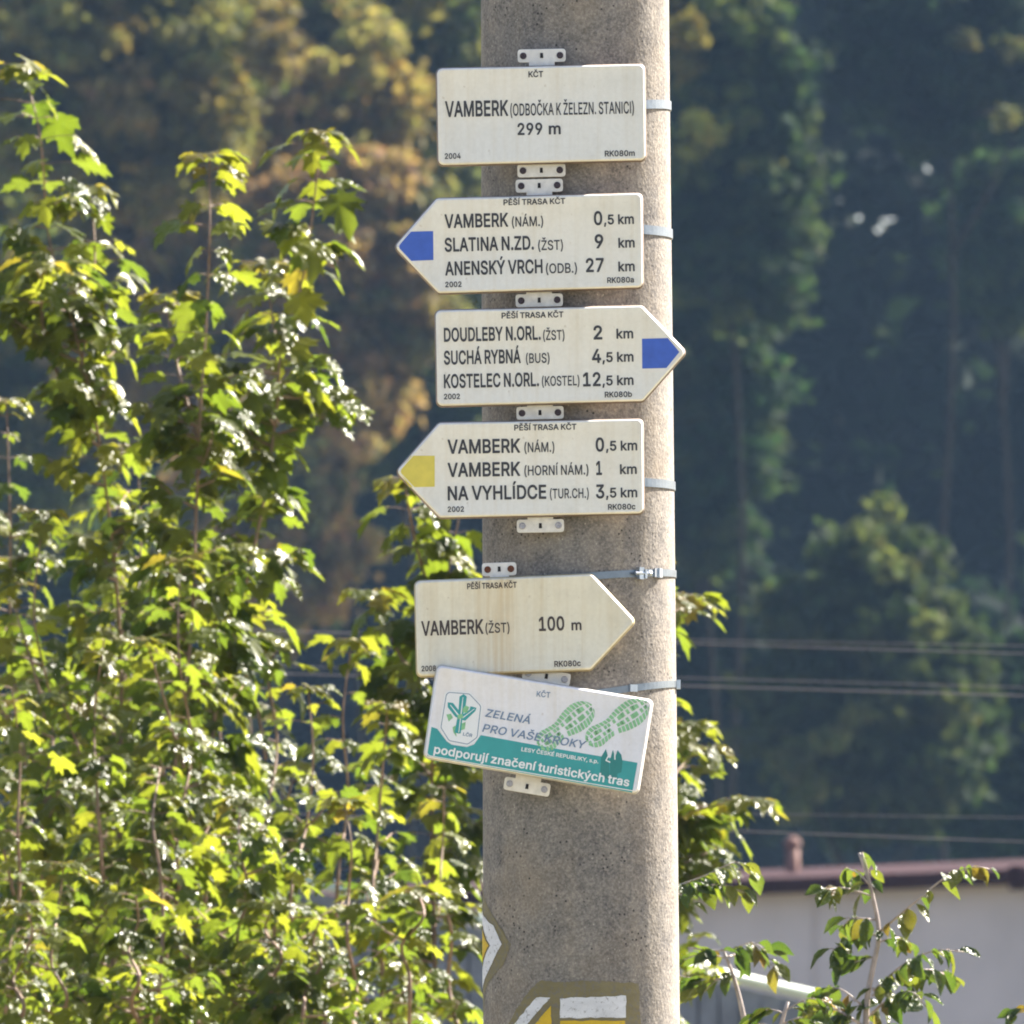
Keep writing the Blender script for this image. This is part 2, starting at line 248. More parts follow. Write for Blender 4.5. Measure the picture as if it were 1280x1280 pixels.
FONT_R='''A 189 4,-4,2,-2,2,2,75,202,79,205,111,204,113,201,186,2,186,-2,182,-5,155,-5,152,-3,132,51,57,51,37,-3,33,-5|68,83,120,83,94,162
B 179 21,-4,19,0,20,203,24,205,102,205,120,202,134,196,144,188,151,180,157,169,160,158,161,140,157,126,149,113,137,105,156,92,163,82,167,72,169,59,169,46,162,24,155,15,145,7,122,-2,100,-5|54,28,103,27,122,32,130,38,134,47,135,58,131,68,122,79,109,85,55,86|54,118,97,117,114,122,122,129,126,138,127,150,124,160,116,168,105,172,54,173
C 201 93,-7,75,-3,57,6,43,16,30,32,20,51,14,69,11,90,12,116,16,139,23,157,33,172,46,186,61,197,79,204,96,207,116,207,144,199,167,184,176,173,183,161,189,146,190,135,186,132,159,133,151,149,144,159,134,167,122,172,109,174,97,174,77,167,66,159,58,149,51,136,47,122,46,104,46,85,49,71,55,57,65,42,77,33,92,27,108,26,125,29,140,37,150,48,159,67,187,68,190,66,191,62,187,47,179,32,170,19,157,8,143,0,128,-5,110,-7
D 197 21,-4,19,0,20,203,24,205,103,204,125,199,145,190,158,179,170,163,180,144,184,125,186,100,184,75,179,53,170,37,160,23,148,13,136,6,120,-1,91,-5|54,28,92,27,114,32,132,43,144,60,149,73,152,89,152,108,150,125,145,139,138,151,130,160,118,167,97,172,54,173
E 165 21,-4,19,0,20,203,24,205,149,204,151,200,151,178,148,173,54,173,54,118,141,117,145,113,145,90,143,86,140,85,55,85,54,28,149,27,152,23,152,-2,147,-5
H 203 21,-4,19,0,20,203,23,205,49,205,53,202,54,118,149,118,150,202,154,205,183,203,184,199,183,-3,180,-5,154,-5,150,-2,149,86,55,86,54,-2,50,-5
I 118 10,-4,7,0,7,23,9,26,42,28,42,173,9,174,7,178,8,202,12,205,108,204,111,200,109,174,107,173,77,172,77,28,77,27,109,26,111,23,110,-2,106,-5
K 183 21,-4,19,0,20,203,23,205,49,205,53,202,54,109,140,203,143,205,179,204,181,201,180,197,102,113,180,3,180,-3,176,-5,146,-5,143,-3,77,88,54,63,53,-2,50,-5
L 154 21,-4,19,0,19,201,23,205,50,205,54,200,54,28,144,27,147,23,147,-1,142,-5
M 247 21,-4,19,0,19,200,20,203,60,205,64,203,114,73,124,45,183,203,187,205,226,203,228,199,227,-3,224,-5,198,-5,194,-2,193,138,139,-2,135,-5,113,-5,108,-2,53,139,53,-1,49,-5
N 206 21,-4,19,0,20,203,24,205,54,205,57,203,152,52,152,201,156,205,185,203,187,199,186,-3,182,-5,152,-5,148,-3,53,149,54,-1,50,-5
O 210 93,-7,75,-3,56,6,40,19,28,35,19,52,13,74,11,95,12,120,16,139,23,157,34,174,47,187,64,198,79,204,97,207,118,207,135,203,154,194,169,181,182,165,190,148,197,126,199,105,197,79,193,60,187,43,177,27,164,13,149,3,131,-4,114,-7|100,26,113,26,125,29,136,35,145,42,153,53,159,64,164,92,162,126,158,138,151,151,143,160,133,167,121,172,108,174,96,174,84,171,73,165,65,157,57,147,51,136,46,107,48,74,58,51,66,41,75,34,87,28
P 175 21,-4,19,0,20,203,24,205,100,205,118,202,133,196,145,188,153,178,159,168,163,155,165,143,165,127,162,113,156,100,141,83,121,72,100,68,54,68,53,-2,50,-5|54,100,100,101,111,103,120,109,128,120,131,134,129,150,123,162,114,169,102,172,54,173
R 177 21,-4,19,0,20,203,24,205,100,205,119,202,135,195,149,184,159,170,164,153,166,135,163,118,156,102,145,89,130,79,172,3,172,-2,168,-5,139,-5,135,-3,94,73,55,73,54,-2,50,-5|54,105,101,106,112,108,121,113,128,122,131,134,130,149,124,161,115,168,103,172,54,173
S 176 74,-8,48,-1,35,7,27,14,14,34,11,48,11,57,15,58,43,58,45,56,50,41,59,32,74,26,92,24,109,28,123,36,130,48,130,62,125,69,115,76,59,94,34,108,24,118,18,129,16,143,16,155,19,167,25,178,33,188,44,196,58,202,70,206,86,207,103,207,127,200,147,186,159,167,162,154,162,146,158,144,131,144,128,147,124,160,116,168,102,174,84,175,69,172,57,164,51,153,51,140,56,133,66,127,124,108,147,95,156,85,162,74,165,62,165,46,161,33,155,21,147,12,135,3,123,-3,107,-7
T 176 73,-4,71,0,71,173,10,173,8,177,8,202,13,205,166,204,168,202,169,197,169,177,166,173,106,173,106,-1,102,-5
U 203 89,-7,67,-2,47,9,33,24,23,44,19,65,19,202,22,205,27,205,50,205,53,202,54,69,56,56,62,44,72,33,85,27,102,25,116,27,129,32,139,39,146,50,150,68,150,201,154,205,182,204,185,200,185,68,183,51,179,38,164,16,145,2,118,-7
V 189 78,-4,76,-2,2,198,2,202,7,205,33,205,37,203,95,38,151,202,155,205,184,204,187,198,113,-2,110,-5
W 270 59,-4,56,-1,2,198,3,203,32,205,37,202,76,49,117,204,149,205,154,202,193,49,233,202,237,205,263,205,267,203,268,198,212,-3,208,-5,179,-5,175,-2,135,146,95,-2,91,-5
Y 186 77,-4,75,0,75,81,2,197,2,202,7,205,39,203,93,115,147,203,150,205,181,204,183,202,183,198,110,80,110,-2,106,-5
Z 172 14,-4,12,-1,12,21,117,173,14,173,11,177,12,203,16,205,159,204,161,200,160,179,56,28,159,27,162,23,161,-3,157,-5
Č 201 93,-7,75,-3,57,6,43,16,30,32,20,51,14,69,11,90,12,116,16,139,23,157,33,172,46,186,61,197,79,204,96,207,116,207,144,199,167,184,176,173,183,161,189,146,190,135,186,132,159,133,151,149,144,159,134,167,122,172,109,174,97,174,77,167,66,159,58,149,51,136,47,122,46,104,46,85,49,71,55,57,65,42,77,33,92,27,108,26,125,29,140,37,150,48,159,67,187,68,190,66,191,62,187,47,179,32,170,19,157,8,143,0,128,-5,110,-7|92,217,58,255,57,259,59,262,87,263,104,243,122,263,148,264,152,262,152,255,119,218
Ě 165 21,-4,19,0,20,203,24,205,149,204,151,200,151,178,148,173,54,173,54,118,141,117,145,113,145,90,143,86,140,85,55,85,54,28,149,27,152,23,152,-2,147,-5|73,217,39,255,38,259,40,263,68,263,85,243,103,263,129,264,133,262,133,255,100,218
Š 176 74,-8,48,-1,35,7,27,14,14,34,11,48,11,57,15,58,43,58,45,56,50,41,59,32,74,26,92,24,109,28,123,36,130,48,130,62,125,69,115,76,59,94,34,108,24,118,18,129,16,143,16,155,19,167,25,178,33,188,44,196,58,202,70,206,86,207,103,207,127,200,147,186,159,167,162,154,162,146,158,144,131,144,128,147,124,160,116,168,102,174,84,175,69,172,57,164,51,153,51,140,56,133,66,127,124,108,147,95,156,85,162,74,165,62,165,46,161,33,155,21,147,12,135,3,123,-3,107,-7|75,217,41,255,40,260,42,263,70,263,88,243,105,263,131,264,135,262,134,255,102,218
Ž 172 14,-4,12,-1,12,21,117,173,14,173,11,177,12,203,16,205,159,204,161,200,160,179,56,28,159,27,162,23,161,-3,157,-5|74,217,39,255,38,259,40,263,69,263,86,243,104,263,129,264,133,262,133,255,100,218
Á 189 4,-4,2,-2,2,2,75,202,79,205,111,204,113,201,186,2,186,-2,182,-5,155,-5,152,-3,132,51,57,51,37,-3,33,-5|68,83,120,83,94,162|82,215,79,218,79,221,99,262,129,264,133,262,134,257,107,216
Í 118 10,-4,7,0,7,23,9,26,42,28,42,173,9,174,7,178,8,202,12,205,108,204,111,200,109,174,107,173,77,172,77,28,77,27,109,26,111,23,110,-2,106,-5|47,215,44,218,44,221,64,262,67,264,94,264,98,262,99,257,72,216
Ý 186 77,-4,75,0,75,81,2,197,2,202,7,205,39,203,93,115,147,203,150,205,181,204,183,202,183,198,110,80,110,-2,106,-5|81,215,78,218,78,221,97,262,101,264,127,264,132,262,132,257,105,216
a 153 52,-7,40,-4,29,1,20,8,14,16,9,26,7,38,8,51,10,61,20,75,36,84,54,89,102,97,104,101,102,111,94,121,80,125,67,124,57,121,50,116,43,105,40,103,14,110,12,116,17,128,25,137,45,150,72,156,100,153,113,147,123,139,131,128,135,117,137,101,137,-2,133,-5,107,-5,104,-2,104,8,94,0,81,-6,67,-8|58,23,79,24,87,27,94,33,103,47,103,67,60,60,45,53,41,45,42,34,48,27
b 167 80,-7,63,-2,49,11,49,-1,46,-4,20,-5,16,-1,16,200,19,205,45,205,49,202,50,139,62,149,75,154,93,156,112,153,126,146,138,135,148,120,154,104,158,82,157,59,152,38,144,20,131,6,116,-3,100,-7|81,24,98,25,110,32,119,46,124,65,123,89,117,107,106,119,91,125,75,123,63,116,54,102,50,84,50,62,56,43,66,29
c 156 70,-7,55,-4,43,3,31,13,21,25,15,38,10,54,9,70,10,89,13,106,19,119,27,131,38,142,49,149,62,154,78,156,93,155,113,149,129,139,142,123,147,107,144,104,119,98,115,100,107,114,96,122,79,125,63,120,51,108,44,89,43,65,49,44,54,36,61,29,69,25,79,23,92,24,103,29,110,36,116,49,119,51,144,45,147,39,137,18,119,2,97,-7
d 167 66,-7,49,-2,36,6,25,17,16,34,11,51,9,70,10,93,15,111,22,126,32,138,44,148,59,154,77,156,93,154,106,148,117,139,118,202,122,205,148,205,151,200,151,-1,147,-5,121,-4,118,-1,118,11,109,2,96,-5,82,-8|74,24,91,25,104,32,113,45,117,64,117,89,111,107,99,120,84,125,69,123,56,115,48,103,43,84,44,60,50,42,60,29
e 159 72,-7,56,-4,44,2,33,11,23,22,16,34,11,51,9,69,9,85,12,103,17,116,26,129,35,139,48,148,60,153,74,156,89,155,104,152,116,147,128,139,137,128,144,115,148,101,151,65,146,62,44,62,48,44,53,36,60,29,69,25,79,23,92,24,103,27,110,34,116,44,119,46,145,40,148,35,139,16,121,1,99,-7|43,92,116,92,112,105,104,116,94,123,81,125,68,123,56,116,48,105
h 161 18,-4,16,0,16,201,20,205,45,205,48,203,49,200,50,140,60,148,73,154,86,156,100,155,112,152,123,147,131,138,139,128,143,116,145,101,145,-1,141,-5,116,-5,112,-2,110,104,106,113,100,120,92,124,81,125,70,123,61,118,55,110,51,101,49,-2,45,-5
i 66 18,-4,16,0,16,150,20,154,46,154,49,149,49,-1,46,-5|32,169,24,171,17,176,13,183,11,191,13,198,18,205,26,210,34,211,42,209,49,203,53,197,54,188,52,181,47,175,41,171
j 66 -6,-60,-9,-57,-8,-32,-5,-30,10,-27,14,-23,16,-16,16,150,20,154,45,154,49,149,49,-14,48,-28,41,-43,30,-54,14,-60|28,170,20,173,14,180,11,187,12,196,16,202,22,208,30,210,39,210,46,207,51,201,54,193,54,185,50,177,44,172,36,170
k 150 18,-4,16,0,16,201,20,205,45,205,48,203,49,200,50,93,109,153,142,154,146,151,145,146,86,84,150,3,151,-1,147,-5,113,-4,60,63,49,53,49,-2,45,-5
l 74 45,-5,34,-2,26,4,20,13,16,25,16,200,20,205,45,205,49,201,50,33,53,26,68,26,71,24,76,2,74,-2,70,-4
m 240 18,-4,16,0,16,149,18,153,46,154,49,150,49,140,58,148,69,154,82,156,95,156,113,148,125,134,136,145,148,152,162,156,177,156,198,151,207,144,213,137,221,123,224,106,224,0,222,-4,195,-5,191,-2,189,108,186,115,182,120,174,124,165,125,155,124,147,120,141,113,137,105,136,-2,132,-5,108,-5,104,-3,102,108,100,114,94,120,87,124,78,125,69,124,61,119,54,112,51,103,49,-2,45,-5
n 161 18,-4,16,0,17,152,20,154,46,154,49,150,49,139,64,150,83,156,105,154,123,146,131,139,137,130,144,108,144,-3,141,-5,117,-5,112,-2,110,104,106,113,100,120,93,123,83,125,72,123,62,118,55,111,51,102,50,91,49,-2,45,-5
o 163 70,-7,55,-4,43,3,31,13,21,25,15,38,10,54,9,70,10,89,13,106,19,119,27,131,38,142,49,149,61,153,74,156,92,155,105,152,119,146,130,138,141,125,148,110,152,96,155,78,154,59,150,44,144,29,136,17,125,6,114,-1,99,-6,85,-8|74,24,92,24,104,31,114,44,120,63,120,85,114,105,102,119,88,124,71,124,59,117,49,104,43,85,43,63,49,43,60,30
p 167 18,-60,16,-56,17,152,20,154,46,154,49,150,49,138,62,149,77,155,97,156,118,150,130,143,140,133,148,120,154,104,158,86,158,66,155,47,150,31,142,17,131,6,118,-2,103,-7,88,-8,73,-6,60,1,50,10,49,-58,45,-61|85,23,101,26,113,36,121,52,124,72,122,93,115,110,104,121,88,125,73,122,60,113,52,97,49,77,51,55,58,38,69,27
r 102 18,-4,16,0,16,151,20,154,45,154,48,151,49,141,59,150,70,154,82,156,98,155,101,151,99,123,96,122,78,123,68,121,57,113,51,103,49,-2,45,-5
s 143 59,-7,38,-1,24,9,13,24,9,36,10,40,13,42,38,46,41,44,46,33,52,28,62,24,76,23,87,25,96,30,100,37,100,45,96,50,90,54,47,65,28,75,20,84,16,94,14,104,14,116,17,125,23,134,39,148,62,155,88,155,105,149,118,140,129,124,132,115,131,111,104,104,90,122,82,125,70,126,60,124,52,118,48,112,48,104,52,99,58,96,102,84,120,74,128,65,133,55,135,44,134,33,131,23,125,14,109,0,86,-7
t 89 56,-6,45,-3,37,2,29,9,25,16,21,34,21,124,2,124,-2,128,-1,152,2,154,21,154,21,186,24,190,52,189,54,185,54,154,81,154,85,150,85,129,84,125,80,124,54,124,54,37,56,29,59,26,67,24,79,26,83,24,89,0,86,-4,79,-5
u 161 62,-6,48,-2,35,5,25,16,19,31,16,51,16,151,19,154,25,154,45,154,49,151,51,45,55,36,61,30,68,26,79,25,90,26,99,31,106,38,110,48,112,151,116,154,143,153,145,149,145,-2,141,-5,116,-5,112,-1,112,10,102,1,89,-4,75,-7
z 150 14,-4,12,-1,12,21,91,122,17,122,14,127,15,152,19,154,131,154,134,153,136,149,135,128,59,28,135,27,138,23,137,-3,133,-5
č 156 70,-7,55,-4,43,3,31,13,21,25,15,38,10,54,9,70,10,89,13,106,19,119,27,131,38,142,49,149,62,154,78,156,93,155,113,149,129,139,142,123,147,107,144,104,119,98,115,100,107,114,96,122,79,125,63,120,51,108,44,89,43,65,49,44,54,36,61,29,69,25,79,23,92,24,103,29,110,36,116,49,119,51,144,45,147,39,137,18,119,2,97,-7|68,167,34,204,34,209,36,212,64,212,81,193,99,212,124,213,128,211,129,204,96,168
í 66 18,-4,16,0,16,150,20,154,46,154,49,149,49,-1,45,-5|21,164,18,167,18,170,38,212,68,213,72,211,72,206,45,165,43,164
ý 153 25,-61,16,-59,14,-55,20,-31,24,-29,40,-30,46,-27,52,-19,59,0,2,147,3,151,7,154,34,154,37,152,76,42,116,151,120,154,149,153,150,147,79,-36,70,-49,57,-58,43,-61|65,164,62,166,61,170,81,211,90,213,112,213,115,211,116,206,89,165
0 178 78,-7,63,-3,48,6,37,16,27,32,20,51,16,69,14,94,15,121,18,140,24,160,31,175,41,187,51,197,64,203,78,207,96,207,114,203,127,196,140,184,151,168,158,149,162,130,164,105,163,79,160,59,154,39,147,24,136,11,124,2,111,-4,96,-7|82,25,91,24,101,26,108,30,115,37,125,58,130,87,129,123,122,151,116,161,109,169,101,174,91,176,75,173,62,161,52,139,48,112,49,80,55,52,66,34,73,28
1 178 28,-4,25,1,25,22,28,26,79,27,79,167,34,136,29,140,29,169,76,204,110,204,113,200,113,27,156,26,158,22,158,-2,154,-5
2 178 23,-4,20,-1,21,21,107,114,118,130,121,145,119,158,111,168,99,175,84,176,72,173,62,165,57,156,53,138,24,138,21,141,21,148,27,171,33,181,42,191,52,198,64,204,79,207,94,207,109,205,120,201,138,188,150,170,155,149,152,128,145,112,132,94,70,28,154,27,158,23,157,-2,153,-5
3 178 73,-7,48,0,29,13,17,32,12,52,17,57,45,56,48,53,51,42,56,34,66,28,77,25,90,25,102,27,112,31,119,38,124,48,124,62,121,73,115,82,98,90,85,92,61,93,57,97,57,120,103,172,26,173,23,177,23,202,27,205,148,204,151,201,151,179,98,119,114,116,127,111,138,103,148,92,155,80,159,66,159,51,156,36,144,16,124,1,100,-7
4 178 108,-4,106,-1,106,36,14,37,11,41,11,63,93,203,97,205,122,205,126,203,126,198,51,69,106,69,107,127,111,130,135,130,139,128,140,69,166,67,167,64,167,40,163,37,140,37,140,-1,137,-4
5 178 75,-7,53,0,34,15,22,33,19,46,19,54,23,56,49,56,52,53,57,39,65,31,79,25,94,25,108,31,118,42,124,57,123,73,120,83,113,92,105,99,95,103,84,104,72,102,61,98,51,92,25,95,22,97,33,202,38,205,145,205,149,200,149,177,146,173,63,172,59,128,75,134,93,136,109,133,125,127,139,116,149,103,156,86,158,69,157,51,153,36,146,22,136,11,124,2,109,-4,94,-7
6 178 78,-7,64,-3,51,3,40,12,31,24,25,36,21,51,20,67,22,82,28,99,40,121,96,203,99,205,128,205,131,202,131,197,82,127,98,128,116,125,131,117,142,108,151,94,156,80,158,62,156,43,145,21,137,11,127,3,104,-6|84,24,98,25,110,31,119,42,123,55,123,71,118,84,108,94,94,99,79,98,68,93,59,82,54,69,55,53,60,39,71,29
7 178 36,-4,34,-2,34,2,120,173,23,173,20,178,20,203,25,205,156,204,158,200,158,174,69,-2,65,-5
8 178 76,-7,56,-2,39,7,26,20,18,36,16,56,20,77,31,93,47,105,36,114,28,126,23,141,23,155,26,167,30,177,38,187,46,195,58,201,71,206,98,207,115,203,131,195,143,184,151,170,155,152,153,133,144,117,131,105,145,95,156,81,161,64,162,47,159,34,154,23,146,13,135,5,123,-1,109,-6,92,-7|88,24,102,26,115,31,123,39,127,50,126,63,121,74,111,83,96,87,80,87,66,82,55,72,50,59,52,45,58,34,71,27|82,119,94,119,105,122,113,128,119,137,121,147,119,159,113,167,104,173,91,176,76,174,66,168,59,159,57,146,61,133,69,124
9 178 49,-4,47,-2,47,3,95,72,76,72,59,76,45,84,34,94,26,108,21,123,20,142,23,160,28,172,36,183,46,193,57,200,70,205,83,207,96,207,110,205,122,200,134,192,142,183,150,170,155,156,157,143,157,128,154,114,148,98,138,78,82,-3,79,-5|83,101,97,101,109,107,118,117,123,129,123,145,119,159,109,170,96,176,81,175,69,170,60,160,55,147,55,131,60,117,69,106
( 107 67,-42,50,-10,37,30,31,66,31,104,35,132,42,160,51,186,62,208,69,217,94,217,97,214,97,211,81,171,70,130,66,104,64,78,67,52,72,27,98,-38,94,-42
) 107 12,-42,10,-39,10,-36,27,2,37,35,42,61,43,84,41,112,34,145,24,177,10,212,14,217,38,217,42,214,53,192,68,147,76,103,76,61,72,35,65,9,55,-16,42,-40,38,-43
. 74 32,-6,24,-2,18,4,15,13,15,22,19,30,26,36,35,39,43,38,51,34,57,28,60,19,59,10,56,3,49,-4,40,-6
, 74 12,-51,10,-46,22,30,27,33,56,32,58,30,58,27,37,-49,33,-52'''
